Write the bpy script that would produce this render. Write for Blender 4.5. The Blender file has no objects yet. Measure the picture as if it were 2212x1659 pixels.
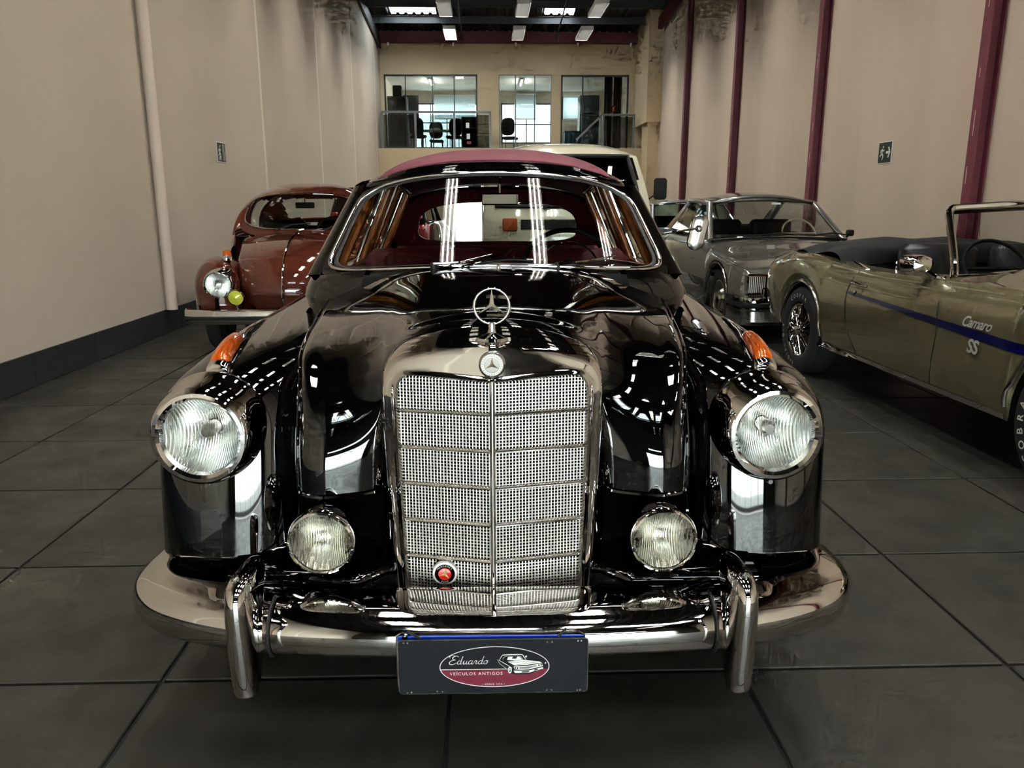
import bpy, bmesh, math, random
import numpy as np
from mathutils import Vector, Matrix
random.seed(7); np.random.seed(7)
sc = bpy.context.scene
COL = sc.collection

# ---------------------------------------------------------------- camera
cam_d = bpy.data.cameras.new('camera'); cam = bpy.data.objects.new('camera', cam_d); COL.objects.link(cam)
FPX = 1660.0
cam_d.sensor_fit = 'HORIZONTAL'; cam_d.sensor_width = 36.0; cam_d.lens = FPX / 2212.0 * 36.0
cam_d.clip_start = 0.05; cam_d.clip_end = 200
pitch, yaw, roll = math.radians(13.08), math.radians(1.76), math.radians(-0.1)
fw = Vector((math.sin(yaw) * math.cos(pitch), math.cos(yaw) * math.cos(pitch), -math.sin(pitch)))
rt = Vector((math.cos(yaw), -math.sin(yaw), 0)); up = rt.cross(fw)
r2 = rt * math.cos(roll) + up * math.sin(roll); u2 = up * math.cos(roll) - rt * math.sin(roll)
cam.matrix_world = Matrix(((r2.x, u2.x, -fw.x, 0), (r2.y, u2.y, -fw.y, 0), (r2.z, u2.z, -fw.z, 1.26), (0, 0, 0, 1)))
sc.camera = cam

# ---------------------------------------------------------------- world: a bright overcast sky outside the hall
w = bpy.data.worlds.new('sky'); sc.world = w; w.use_nodes = True
bg = w.node_tree.nodes['Background']; bg.inputs[0].default_value = (0.95, 0.98, 1.0, 1); bg.inputs[1].default_value = 6.5

# ---------------------------------------------------------------- exposure and sampling behaviour
vs = sc.view_settings
vs.view_transform = 'Standard'; vs.look = 'None'; vs.gamma = 1.0; vs.exposure = 2.05; vs.use_curve_mapping = False
cy = sc.cycles
cy.use_denoising = True
cy.max_bounces = 7; cy.diffuse_bounces = 3; cy.glossy_bounces = 5; cy.transmission_bounces = 4; cy.transparent_max_bounces = 16
cy.use_adaptive_sampling = True; cy.adaptive_threshold = 0.06; cy.adaptive_min_samples = 12
cy.sample_clamp_indirect = 6.0; cy.caustics_reflective = False; cy.caustics_refractive = False
TUBE = 44.0          # radiance of a lit fluorescent tube

# ---------------------------------------------------------------- helpers
def lin(c):
    return tuple(((x / 255.0) / 12.92 if x / 255.0 <= 0.04045 else ((x / 255.0 + 0.055) / 1.055) ** 2.4) for x in c) + (1.0,)

MATS = {}
def mat(name, col, rough=0.5, metal=0.0, ior=1.5, coat=0.0, emit=None, es=0.0, trans=0.0, var=0.0, vscale=3.0, bump=0.0, bscale=40.0, col2=None, stretch=(1, 1, 1), rvar=0.0, spec=0.5):
    m = bpy.data.materials.new(name); m.use_nodes = True
    nt = m.node_tree; b = nt.nodes['Principled BSDF']
    b.inputs['Base Color'].default_value = lin(col); b.inputs['Roughness'].default_value = rough
    b.inputs['Metallic'].default_value = metal; b.inputs['IOR'].default_value = ior
    b.inputs['Coat Weight'].default_value = coat; b.inputs['Coat Roughness'].default_value = 0.02
    b.inputs['Transmission Weight'].default_value = trans
    b.inputs['Specular IOR Level'].default_value = spec
    if emit:
        b.inputs['Emission Color'].default_value = lin(emit); b.inputs['Emission Strength'].default_value = es
    if var or bump or rvar:
        tc = nt.nodes.new('ShaderNodeTexCoord'); mp = nt.nodes.new('ShaderNodeMapping'); mp.inputs['Scale'].default_value = stretch
        nt.links.new(tc.outputs['Object'], mp.inputs['Vector'])
    if var or rvar:
        oi = nt.nodes.new('ShaderNodeObjectInfo')
        n = nt.nodes.new('ShaderNodeTexNoise'); n.noise_dimensions = '4D'; n.inputs['Scale'].default_value = vscale; n.inputs['Detail'].default_value = 7; n.inputs['Roughness'].default_value = 0.62
        ml = nt.nodes.new('ShaderNodeMath'); ml.operation = 'MULTIPLY'; ml.inputs[1].default_value = 37.0
        nt.links.new(oi.outputs['Random'], ml.inputs[0]); nt.links.new(ml.outputs[0], n.inputs['W'])
        nt.links.new(mp.outputs[0], n.inputs['Vector'])
        rp = nt.nodes.new('ShaderNodeMapRange'); rp.inputs[1].default_value = 0.3; rp.inputs[2].default_value = 0.7
        nt.links.new(n.outputs['Fac'], rp.inputs[0])
        if var:
            mx = nt.nodes.new('ShaderNodeMix'); mx.data_type = 'RGBA'
            a = lin(col); c2 = lin(col2) if col2 else tuple(x * (1 - var) for x in a[:3]) + (1,)
            mx.inputs[6].default_value = a; mx.inputs[7].default_value = c2
            nt.links.new(rp.outputs[0], mx.inputs[0]); nt.links.new(mx.outputs[2], b.inputs['Base Color'])
        if rvar:
            rr = nt.nodes.new('ShaderNodeMapRange'); rr.inputs[3].default_value = rough - rvar; rr.inputs[4].default_value = rough + rvar
            nt.links.new(rp.outputs[0], rr.inputs[0]); nt.links.new(rr.outputs[0], b.inputs['Roughness'])
    if bump:
        n2 = nt.nodes.new('ShaderNodeTexNoise'); n2.inputs['Scale'].default_value = bscale; n2.inputs['Detail'].default_value = 4
        nt.links.new(mp.outputs[0], n2.inputs['Vector'])
        bp = nt.nodes.new('ShaderNodeBump'); bp.inputs['Strength'].default_value = bump; bp.inputs['Distance'].default_value = 0.01
        nt.links.new(n2.outputs['Fac'], bp.inputs['Height']); nt.links.new(bp.outputs[0], b.inputs['Normal'])
    MATS[name] = m
    return m

def glass(name, tint=(235, 240, 238), rough=0.0, ior=1.5, ribs=0.0, bmp=0.4, dens=1.0):
    """thin pane: clear transmission mixed with a Fresnel reflection"""
    m = bpy.data.materials.new(name); m.use_nodes = True; nt = m.node_tree; nt.nodes.clear()
    o = nt.nodes.new('ShaderNodeOutputMaterial'); mx = nt.nodes.new('ShaderNodeMixShader')
    t = nt.nodes.new('ShaderNodeBsdfTransparent'); g = nt.nodes.new('ShaderNodeBsdfGlossy')
    t.inputs[0].default_value = lin(tint); g.inputs['Roughness'].default_value = rough; g.inputs[0].default_value = (1, 1, 1, 1)
    ge = nt.nodes.new('ShaderNodeNewGeometry'); dt = nt.nodes.new('ShaderNodeVectorMath'); dt.operation = 'DOT_PRODUCT'
    nt.links.new(ge.outputs['Normal'], dt.inputs[0]); nt.links.new(ge.outputs['Incoming'], dt.inputs[1])
    def mth(op, a=None, b=None, va=0.0, vb=0.0):
        n = nt.nodes.new('ShaderNodeMath'); n.operation = op; n.inputs[0].default_value = va; n.inputs[1].default_value = vb
        if a is not None: nt.links.new(a, n.inputs[0])
        if b is not None: nt.links.new(b, n.inputs[1])
        return n.outputs[0]
    r0 = ((ior - 1) / (ior + 1)) ** 2
    c5 = mth('POWER', mth('SUBTRACT', None, mth('ABSOLUTE', dt.outputs['Value']), va=1.0), vb=5.0)
    fac = mth('ADD', mth('MULTIPLY', c5, vb=1 - r0), vb=r0)
    nt.links.new(fac, mx.inputs[0]); nt.links.new(t.outputs[0], mx.inputs[1]); nt.links.new(g.outputs[0], mx.inputs[2]); nt.links.new(mx.outputs[0], o.inputs[0])
    if ribs:
        tc = nt.nodes.new('ShaderNodeTexCoord'); wv = nt.nodes.new('ShaderNodeTexWave'); wv.bands_direction = 'X'; wv.inputs['Scale'].default_value = ribs; wv.inputs['Distortion'].default_value = 0.6; wv.inputs['Detail'].default_value = 1
        nt.links.new(tc.outputs['Object'], wv.inputs[0])
        bp = nt.nodes.new('ShaderNodeBump'); bp.inputs['Strength'].default_value = bmp; bp.inputs['Distance'].default_value = 0.004
        nt.links.new(wv.outputs['Fac'], bp.inputs['Height']); nt.links.new(bp.outputs[0], g.inputs['Normal'])
    MATS[name] = m
    return m

def ribbed(name, col, rough, scale, strength):
    m = mat(name, col, rough, 1.0); nt = m.node_tree; b = nt.nodes['Principled BSDF']
    tc = nt.nodes.new('ShaderNodeTexCoord'); wv = nt.nodes.new('ShaderNodeTexWave'); wv.bands_direction = 'X'; wv.inputs['Scale'].default_value = scale; wv.inputs['Distortion'].default_value = 1.2; wv.inputs['Detail'].default_value = 1; wv.inputs['Detail Scale'].default_value = 12
    bp = nt.nodes.new('ShaderNodeBump'); bp.inputs['Strength'].default_value = strength; bp.inputs['Distance'].default_value = 0.004
    nt.links.new(tc.outputs['Object'], wv.inputs[0]); nt.links.new(wv.outputs['Fac'], bp.inputs['Height']); nt.links.new(bp.outputs[0], b.inputs['Normal']); return m

def cr(P, n, closed=False):
    """Catmull-Rom through the rows of P, n samples"""
    P = np.asarray(P, float); N = len(P)
    if closed: Q = np.vstack([P[-1:], P, P[:2]]); segs = N; ts = np.linspace(0, segs, n, endpoint=False)
    else: Q = np.concatenate([(2 * P[0] - P[1])[None], P, (2 * P[-1] - P[-2])[None]]); segs = N - 1; ts = np.linspace(0, segs, n)
    i = np.minimum(ts.astype(int), segs - 1); t = (ts - i).reshape((-1,) + (1,) * (P.ndim - 1))
    a, b, c, d = Q[i], Q[i + 1], Q[i + 2], Q[i + 3]
    return 0.5 * (2 * b + (c - a) * t + (2 * a - 5 * b + 4 * c - d) * t * t + (3 * b - a - 3 * c + d) * t ** 3)

def net(P, nu, nv):
    P = np.asarray(P, float)
    A = cr(P, nu); return np.swapaxes(cr(np.swapaxes(A, 0, 1), nv), 0, 1)

def pl(x, keys):
    """smooth (monotone-ish) interpolation of keyed rows (x, v...)"""
    K = np.asarray(keys, float); xs = K[:, 0]
    out = []
    for j in range(1, K.shape[1]):
        ys = K[:, j]; d = np.diff(ys) / np.diff(xs); m = np.zeros(len(xs)); m[0] = d[0]; m[-1] = d[-1]
        for k in range(1, len(xs) - 1): m[k] = 0 if d[k - 1] * d[k] <= 0 else 2 * d[k - 1] * d[k] / (d[k - 1] + d[k])
        xx = np.clip(np.asarray(x, float), xs[0], xs[-1]); i = np.clip(np.searchsorted(xs, xx) - 1, 0, len(xs) - 2)
        h = xs[i + 1] - xs[i]; t = (xx - xs[i]) / h
        out.append((2 * t**3 - 3 * t**2 + 1) * ys[i] + (t**3 - 2 * t**2 + t) * h * m[i] + (-2 * t**3 + 3 * t**2) * ys[i + 1] + (t**3 - t**2) * h * m[i + 1])
    return out[0] if len(out) == 1 else out

def rotm(rx=0, ry=0, rz=0, loc=(0, 0, 0)):
    return Matrix.Translation(loc) @ Matrix.Rotation(rz, 4, 'Z') @ Matrix.Rotation(ry, 4, 'Y') @ Matrix.Rotation(rx, 4, 'X')

class MB:
    """collects shapes; build() links them as ONE mesh object"""
    def __init__(s): s.v = []; s.f = []; s.T = None
    def add(s, V, F):
        o = len(s.v)
        V = [tuple(map(float, p)) for p in V]
        if s.T is not None: V = [tuple(s.T @ Vector(p)) for p in V]
        s.v += V; s.f += [tuple(i + o for i in f) for f in F]; return s
    def box(s, c, d):
        x, y, z = c; a, b, e = d[0] / 2, d[1] / 2, d[2] / 2
        return s.add([(x - a, y - b, z - e), (x + a, y - b, z - e), (x + a, y + b, z - e), (x - a, y + b, z - e), (x - a, y - b, z + e), (x + a, y - b, z + e), (x + a, y + b, z + e), (x - a, y + b, z + e)],
                     [(0, 3, 2, 1), (4, 5, 6, 7), (0, 1, 5, 4), (1, 2, 6, 5), (2, 3, 7, 6), (3, 0, 4, 7)])
    def cbox(s, c, d, r):
        """box with chamfered vertical/horizontal edges (all 12)"""
        x, y, z = c; a, b, e = d[0] / 2, d[1] / 2, d[2] / 2
        V = []; 
        for sx in (-1, 1):
            for sy in (-1, 1):
                for sz in (-1, 1):
                    V += [(x + sx * (a - r), y + sy * (b - r), z + sz * e), (x + sx * (a - r), y + sy * b, z + sz * (e - r)), (x + sx * a, y + sy * (b - r), z + sz * (e - r))]
        bm = bmesh.new()
        for p in V: bm.verts.new(p)
        r_ = bmesh.ops.convex_hull(bm, input=bm.verts[:]); bm.verts.index_update()
        bmesh.ops.recalc_face_normals(bm, faces=bm.faces[:])
        s.add([v.co[:] for v in bm.verts], [[v.index for v in f.verts] for f in bm.faces]); bm.free(); return s
    def grid(s, P, cu=False, cv=False, flip=False):
        P = np.asarray(P); nu, nv = P.shape[:2]; F = []
        for i in range(nu if cu else nu - 1):
            for j in range(nv if cv else nv - 1):
                q = (i * nv + j, ((i + 1) % nu) * nv + j, ((i + 1) % nu) * nv + (j + 1) % nv, i * nv + (j + 1) % nv)
                F.append(q[::-1] if flip else q)
        return s.add(P.reshape(-1, 3), F)
    def tube(s, path, r, n=8, closed=False, caps=True, flat=1.0):
        P = np.asarray(path, float); N = len(P); R = np.full(N, r) if np.isscalar(r) else np.asarray(r, float)
        T = np.gradient(P, axis=0) if not closed else (np.roll(P, -1, 0) - np.roll(P, 1, 0))
        T /= np.linalg.norm(T, axis=1)[:, None] + 1e-12
        up = np.array([0, 0, 1.0]) if abs(T[0][2]) < 0.9 else np.array([0, 1.0, 0])
        rings = []
        a = np.cross(T[0], up); a /= np.linalg.norm(a)
        for k in range(N):
            a = a - T[k] * (a @ T[k]); a /= np.linalg.norm(a) + 1e-12; b = np.cross(T[k], a)
            rings.append([P[k] + R[k] * (math.cos(t) * a + flat * math.sin(t) * b) for t in np.arange(n) * 2 * math.pi / n])
        o = len(s.v); s.grid(np.array(rings), cu=closed, cv=True, flip=True)
        if caps and not closed:
            s.f.append(tuple(o + i for i in range(n))); s.f.append(tuple(o + (N - 1) * n + i for i in range(n))[::-1])
        return s
    def lathe(s, prof, n=32, c=(0, 0, 0), axis='Y', cap0=False, cap1=False, sx=1.0):
        """prof rows (radius, height along axis)"""
        R = []
        for r, h in prof:
            row = []
            for t in np.arange(n) * 2 * math.pi / n:
                u, v = r * math.cos(t) * sx, r * math.sin(t)
                p = {'Y': (u, h, v), 'Z': (u, v, h), 'X': (h, u, v)}[axis]; row.append((p[0] + c[0], p[1] + c[1], p[2] + c[2]))
            R.append(row)
        o = len(s.v); s.grid(np.array(R), cv=True)
        if cap0: s.f.append(tuple(o + i for i in range(n))[::-1])
        if cap1: s.f.append(tuple(o + (len(prof) - 1) * n + i for i in range(n)))
        return s
    def prism(s, poly, h0, h1, plane='XZ'):
        """poly in a plane, extruded along the third axis from h0 to h1"""
        def P(a, b, h): return {'XZ': (a, h, b), 'XY': (a, b, h), 'YZ': (h, a, b)}[plane]
        n = len(poly); V = [P(a, b, h0) for a, b in poly] + [P(a, b, h1) for a, b in poly]
        F = [tuple(range(n)), tuple(range(2 * n - 1, n - 1, -1))] + [(i, i + n, (i + 1) % n + n, (i + 1) % n) for i in range(n)]
        return s.add(V, F)
    def bar(s, p0, p1, wx, wz):
        """straight rectangular bar"""
        p0, p1 = np.array(p0, float), np.array(p1, float); t = p1 - p0; t /= np.linalg.norm(t)
        up = np.array([0, 0, 1.0]) if abs(t[2]) < 0.95 else np.array([0, 1.0, 0])
        a = np.cross(t, up); a /= np.linalg.norm(a); b = np.cross(a, t)
        V = [p + sx * a * wx / 2 + sz * b * wz / 2 for p in (p0, p1) for sx, sz in ((-1, -1), (1, -1), (1, 1), (-1, 1))]
        return s.add(V, [(0, 1, 2, 3), (7, 6, 5, 4), (0, 4, 5, 1), (1, 5, 6, 2), (2, 6, 7, 3), (3, 7, 4, 0)])
    def build(s, name, m, parent=None, org=None, angle=38, flat=False, thick=0.0, fix=True, weld=False):
        me = bpy.data.meshes.new(name)
        V = np.array(s.v, float).reshape(-1, 3)
        if org is None and parent is not None and 'org' in parent.keys(): org = parent['org']
        if org is not None: V = V - np.array(list(org))
        me.from_pydata(V.tolist(), [], s.f)
        if fix or weld:
            bm = bmesh.new(); bm.from_mesh(me)
            if weld: bmesh.ops.remove_doubles(bm, verts=bm.verts[:], dist=1e-5)
            bmesh.ops.recalc_face_normals(bm, faces=bm.faces[:]); bm.to_mesh(me); bm.free()
        me.validate(); me.update()
        if not flat:
            me.shade_smooth(); me.set_sharp_from_angle(angle=math.radians(angle))
        me.materials.append(m if not isinstance(m, str) else MATS[m])
        o = bpy.data.objects.new(name, me); COL.objects.link(o)
        if parent is not None: o.parent = parent
        if thick:
            md = o.modifiers.new('shell', 'SOLIDIFY'); md.thickness = thick; md.offset = -1
        return o

def empty(name, loc=(0, 0, 0), rz=0.0, org=None):
    o = bpy.data.objects.new(name, None); COL.objects.link(o); o.location = loc; o.rotation_euler = (0, 0, rz); o.empty_display_size = 0.1
    if org is not None: o['org'] = list(org)
    return o
def tag(o, label=None, cat=None, group=None, kind=None):
    if label: o['label'] = label
    if cat: o['category'] = cat
    if group: o['group'] = group
    if kind: o['kind'] = kind
    return o
def copy_tree(o, parent=None):
    c = o.copy(); COL.objects.link(c); c.parent = parent
    for ch in list(o.children): copy_tree(ch, c)
    return c
def text_geo(body, size=1.0, shear=0.0, depth=0.0, space=1.0, bold=0.0):
    cu = bpy.data.curves.new('t', 'FONT'); cu.body = body; cu.size = size; cu.shear = shear; cu.extrude = depth; cu.align_x = 'CENTER'; cu.align_y = 'CENTER'; cu.space_character = space; cu.offset = bold; cu.resolution_u = 3
    ob = bpy.data.objects.new('t', cu); COL.objects.link(ob)
    bpy.context.view_layer.update()
    me = ob.evaluated_get(bpy.context.evaluated_depsgraph_get()).to_mesh()
    V = [tuple(v.co) for v in me.vertices]; F = [tuple(p.vertices) for p in me.polygons]
    bpy.data.objects.remove(ob); bpy.data.curves.remove(cu)
    return V, F
def ribbon(mb, pts, w, plane_y, n=None):
    """flat stroke in the XZ plane at y = plane_y"""
    P = cr(pts, n or len(pts) * 5); T = np.gradient(P, axis=0); T /= np.linalg.norm(T, axis=1)[:, None] + 1e-9
    N = np.stack([-T[:, 1], T[:, 0]], 1); W = np.full(len(P), w) if np.isscalar(w) else np.interp(np.linspace(0, 1, len(P)), np.linspace(0, 1, len(w)), w)
    L = P + N * W[:, None] / 2; Rr = P - N * W[:, None] / 2
    y = np.full(len(P), plane_y); G = np.stack([np.stack([L[:, 0], y, L[:, 1]], 1), np.stack([Rr[:, 0], y, Rr[:, 1]], 1)], 1)
    mb.grid(G)

# ---------------------------------------------------------------- materials
mat('black_paint', (3, 3, 4), 0.03, ior=1.62, coat=0.6)
mat('chrome', (214, 210, 206), 0.035, 1.0)
mat('chrome_dull', (190, 186, 180), 0.16, 1.0)
mat('grille_steel', (212, 207, 200), 0.34, 0.7)
mat('black_rubber', (14, 14, 15), 0.55)
mat('tyre_rubber', (24, 24, 25), 0.75, bump=0.1, bscale=120)
mat('matte_black', (5, 5, 6), 0.8)
mat('dark_void', (1, 1, 1), 0.9, spec=0.05)
mat('burgundy_cloth', (108, 46, 60), 0.72, bump=0.06, bscale=200, var=0.1, vscale=2)
mat('burgundy_trim', (96, 20, 32), 0.6)
mat('wood_trim', (180, 96, 34), 0.18, coat=0.5, var=0.45, vscale=6, stretch=(6, 6, 1))
mat('amber', (178, 72, 0), 0.12, coat=0.6, spec=0.6)
mat('yellow_lens', (206, 210, 60), 0.12, coat=0.6)
mat('red_lens', (170, 14, 20), 0.12, coat=0.6)
mat('reflector', (236, 236, 232), 0.12, 1.0); ribbed('ribbed_reflector', (222, 223, 222), 0.05, 52.0, 0.16); ribbed('fog_reflector', (186, 184, 178), 0.06, 64.0, 0.2)
glass('clear_glass'); glass('shield_glass', (228, 232, 230), ior=1.5); glass('green_glass', (204, 224, 218)); glass('dark_glass', (90, 98, 100)); glass('smoke_glass', (216, 220, 218))
glass('lens_glass', (250, 252, 250), rough=0.02, ribs=60.0, bmp=0.8, ior=1.6)
glass('fog_glass', (248, 248, 242), rough=0.02, ribs=75.0, bmp=0.8, ior=1.6)
mat('plate_blue', (8, 60, 190), 0.35); mat('sign_black', (14, 15, 20), 0.6, var=0.5, vscale=14, col2=(24, 25, 31), spec=0.25); mat('sign_red', (112, 26, 48), 0.45); mat('sign_white', (226, 224, 220), 0.5)
mat('gold_badge', (226, 196, 120), 0.3, 0.6); mat('badge_red', (186, 18, 24), 0.25, coat=0.5)
mat('brown_paint', (92, 44, 30), 0.06, ior=1.5, coat=0.7)
mat('silver_paint', (126, 124, 119), 0.22, 0.55, coat=1.0)
mat('gold_paint', (132, 124, 92), 0.25, 0.5, coat=1.0)
mat('cream_paint', (214, 208, 184), 0.15, coat=0.8)
mat('pale_blue_paint', (150, 160, 168), 0.2, 0.4, coat=1.0)
mat('dark_paint', (22, 24, 28), 0.08, coat=0.8)
mat('stripe_blue', (10, 14, 74), 0.2, coat=0.6)
mat('vinyl_black', (9, 9, 11), 0.38, bump=0.05, bscale=60); mat('canvas_black', (10, 10, 11), 0.85, bump=0.3, bscale=12)
mat('beige_trim', (176, 166, 146), 0.7); mat('letter_white', (200, 196, 188), 0.6)
# setting
mat('slate', (62, 61, 54), 0.40, var=0.5, vscale=3.0, col2=(33, 32, 29), bump=0.14, bscale=9, rvar=0.14)
mat('grout', (24, 23, 21), 0.85)
mat('wall_paint', (192, 179, 161), 0.75, var=0.14, vscale=0.45, col2=(177, 165, 148), bump=0.05, bscale=60)
mat('wall_joint', (214, 204, 184), 0.7)
mat('wall_right_paint', (198, 182, 163), 0.75, var=0.15, vscale=0.9, col2=(180, 164, 147), stretch=(1, 1, 0.08))
mat('cream_wall', (216, 194, 158), 0.8, var=0.08, vscale=0.6)
mat('burgundy_steel', (112, 48, 62), 0.5, var=0.15, vscale=5)
mat('dark_steel', (74, 75, 76), 0.55, 0.3); mat('roof_sheet', (46, 46, 46), 0.6, 0.2)
mat('skirting', (44, 45, 50), 0.45, var=0.2, vscale=4); mat('pipe_paint', (206, 188, 172), 0.5)
mat('lamp_white', (226, 226, 220), 0.5); mat('louvre', (20, 20, 19), 0.6, spec=0.2)
mat('tube_lit', (255, 255, 255), 0.5, emit=(255, 251, 244), es=TUBE); mat('tube_off', (206, 210, 208), 0.35)

mat('frame_grey', (70, 72, 74), 0.45, 0.5); mat('rail_grey', (120, 122, 124), 0.4, 0.6)
mat('office_wall', (190, 180, 164), 0.8); mat('office_ceiling', (222, 220, 214), 0.8); mat('blind_white', (236, 240, 242), 0.8); mat('office_chair', (20, 22, 26), 0.6); mat('office_dark', (30, 30, 34), 0.6)
mat('steel_fridge', (120, 124, 128), 0.3, 0.8); mat('blue_box', (62, 108, 132), 0.6); mat('paper', (232, 236, 240), 0.7); mat('ochre', (172, 130, 60), 0.7)
mat('exit_green', (18, 40, 30), 0.45); mat('outlet_grey', (160, 156, 148), 0.5); mat('front_wall_dark', (70, 68, 66), 0.7); mat('street', (170, 172, 170), 0.9); mat('sky_screen_pale', (196, 204, 210), 0.8)

def translucent(name, col, mixf=0.6):
    m = bpy.data.materials.new(name); m.use_nodes = True; nt = m.node_tree; nt.nodes.clear()
    o = nt.nodes.new('ShaderNodeOutputMaterial'); mx = nt.nodes.new('ShaderNodeMixShader'); d = nt.nodes.new('ShaderNodeBsdfDiffuse'); t = nt.nodes.new('ShaderNodeBsdfTranslucent')
    d.inputs[0].default_value = lin(col); t.inputs[0].default_value = lin(col); mx.inputs[0].default_value = mixf
    nt.links.new(d.outputs[0], mx.inputs[1]); nt.links.new(t.outputs[0], mx.inputs[2]); nt.links.new(mx.outputs[0], o.inputs[0]); MATS[name] = m
translucent('blind_white', (232, 238, 240), 0.7); translucent('skylight', (214, 226, 232), 0.8)
glass('rail_glass', (196, 202, 202), ior=1.5)
mat('badge_silver', (214, 212, 206), 0.3, 0.45)
mat('badge_steel', (128, 124, 118), 0.3, 1.0)

# ================================================================ THE HALL
XL, XR, YB, YF = -3.265, 5.05, 25.3, -8.0
def zroof(y): return 6.42 + 0.099 * (25.3 - y) if y > 4 else 6.42 + 0.099 * 21.3 - 0.099 * (4 - y)

# floor: dark bed with slate tiles laid on it
fl = tag(MB().box(((XL + XR) / 2, (YB + YF) / 2 + 0.4, -0.06), (XR - XL + 0.2, YB - YF + 1.2, 0.1)).build('floor', 'grout', flat=True), kind='structure')
gx = [XL, -2.468, -1.689, -0.899, -0.111, 0.688, 1.45, 2.245, 3.03, 3.82, 4.61, XR]
gy = [-0.47, 0.31, 1.10, 1.885, 2.59, 3.37, 4.13, 4.915, 5.70, 6.485, 7.27, 8.055, 8.84, 9.625, 10.41, 11.195, 11.98, 12.765, 13.55]
tile_me = {}
for i in range(len(gx) - 1):
    for j in range(len(gy) - 1):
        a, b = gx[i + 1] - gx[i] - 0.012, gy[j + 1] - gy[j] - 0.012; key = (round(a, 3), round(b, 3))
        cx, cyy = (gx[i] + gx[i + 1]) / 2, (gy[j] + gy[j + 1]) / 2
        if key not in tile_me:
            o = MB().cbox((0, 0, -0.006), (a, b, 0.012), 0.003).build('floor_tile', 'slate', fl, flat=True); tile_me[key] = o.data
        else:
            o = bpy.data.objects.new('floor_tile', tile_me[key]); COL.objects.link(o); o.parent = fl
        o.location = (cx, cyy, random.uniform(-0.0012, 0.0)); o.rotation_euler = (random.uniform(-.0008, .0008), random.uniform(-.0008, .0008), random.uniform(-.001, .001))
mb = MB(); mb.box(((XL + XR) / 2, (13.55 + YB) / 2, -0.006), (XR - XL, YB - 13.55, 0.011)); mb.box(((XL + XR) / 2, (YF - 0.47) / 2, -0.006), (XR - XL, -0.47 - YF, 0.011))
mb.build('far_floor', 'slate', fl, flat=True)
# crumbled mortar corner at the joint under the bumper
mb = MB()
for k in range(70):
    x, y, r = 0.70 + random.uniform(-.03, .06), 1.85 + random.uniform(-.035, .035), random.uniform(.002, .006)
    mb.add([(x + r * math.cos(t), y + r * math.sin(t), -0.004) for t in (0, 2.1, 4.2)] + [(x, y, r * 1.2)], [(0, 1, 3), (1, 2, 3), (2, 0, 3)])
tag(mb.build('mortar_crumbs', 'grout', fl, flat=True), kind='stuff')

# left wall: cast panels with pale joints
jl = [YF, -4.3, -0.25, 3.8, 7.86, 11.91, 15.95, 20.0, 24.05, YB + 0.3]
wl = tag(MB().box((XL - 0.093, (YB + YF) / 2, 4.3), (0.18, YB - YF + 1, 8.9)).build('wall_left', 'wall_joint', flat=True), kind='structure')
for a, b in zip(jl[:-1], jl[1:]):
    MB().cbox((XL - 0.03, (a + b) / 2, 4.3), (0.06, b - a - 0.10, 8.9), 0.008).build('wall_panel', 'wall_paint', wl, flat=True)
bb = tag(MB().box((XL + 0.002, (YB + YF) / 2, 0.12), (0.012, YB - YF, 0.236)).build('baseboard_left', 'outlet_grey', flat=True), kind='structure')
y = 5.487 - 0.452 * 16; me = None
while y < 22:
    if me is None: o = MB().cbox((0, 0, 0), (0.014, 0.446, 0.238), 0.002).build('skirting_tile', 'skirting', bb, flat=True); me = o.data
    else: o = bpy.data.objects.new('skirting_tile', me); COL.objects.link(o); o.parent = bb
    o.location = (XL + 0.009, y + 0.226, 0.121); y += 0.452
pp = empty('drain_pipe', (XL + 0.066, 7.86, 0.24), org=(XL + 0.066, 7.86, 0.24)); tag(pp, 'pale pinkish drain pipe running up the left wall', 'pipe')
MB().tube([(XL + 0.066, 7.86, 0.24), (XL + 0.066, 7.86, 7.4)], 0.052, 20).build('pipe_run', 'pipe_paint', pp)
for z in (0.9, 3.2, 5.6): MB().lathe([(0.053, z - 0.02), (0.059, z - 0.02), (0.059, z + 0.02), (0.053, z + 0.02)], 20, (XL + 0.066, 7.86, 0), 'Z').build('pipe_clip', 'pipe_paint', pp)

# right wall and its burgundy steel posts
wr = tag(MB().box((XR + 0.14, (YB + YF) / 2, 4.3), (0.18, YB - YF + 1, 8.9)).build('wall_right', 'wall_joint', flat=True), kind='structure')
jr = [YF, -4.3, -0.25, 3.8, 7.98, 12.03, 16.07, 20.1, 24.1, YB + 0.3]
for a, b in zip(jr[:-1], jr[1:]):
    MB().cbox((XR + 0.03, (a + b) / 2, 4.3), (0.06, b - a - 0.01, 8.9), 0.004).build('wall_panel', 'wall_right_paint', wr, flat=True)
for k, yy in enumerate(jr[1:-1]):
    r = tag(empty('trim_%d' % (k + 1), (XR, yy, 0), org=(XR, yy, 0)), kind='structure')
    H = zroof(yy) - 0.35
    MB().cbox((XR - 0.135, yy, H / 2), (0.014, 0.15, H), 0.003).build('flange', 'burgundy_steel', r, flat=True)
    MB().cbox((XR - 0.012, yy, H / 2), (0.014, 0.15, H), 0.003).build('flange', 'burgundy_steel', r, flat=True)
    MB().box((XR - 0.07, yy, H / 2), (0.12, 0.012, H)).build('web', 'burgundy_steel', r, flat=True)
    if -1 < yy < 18:
        mb = MB()
        for q in range(7):
            z = random.uniform(1.2, 4.6); mb.box((XR - 0.1432, yy + random.uniform(-.03, .03), z), (0.001, 0.008, random.uniform(.03, .25)))
        tag(mb.build('chipped_paint', 'pipe_paint', r, flat=True), kind='stuff')

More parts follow.
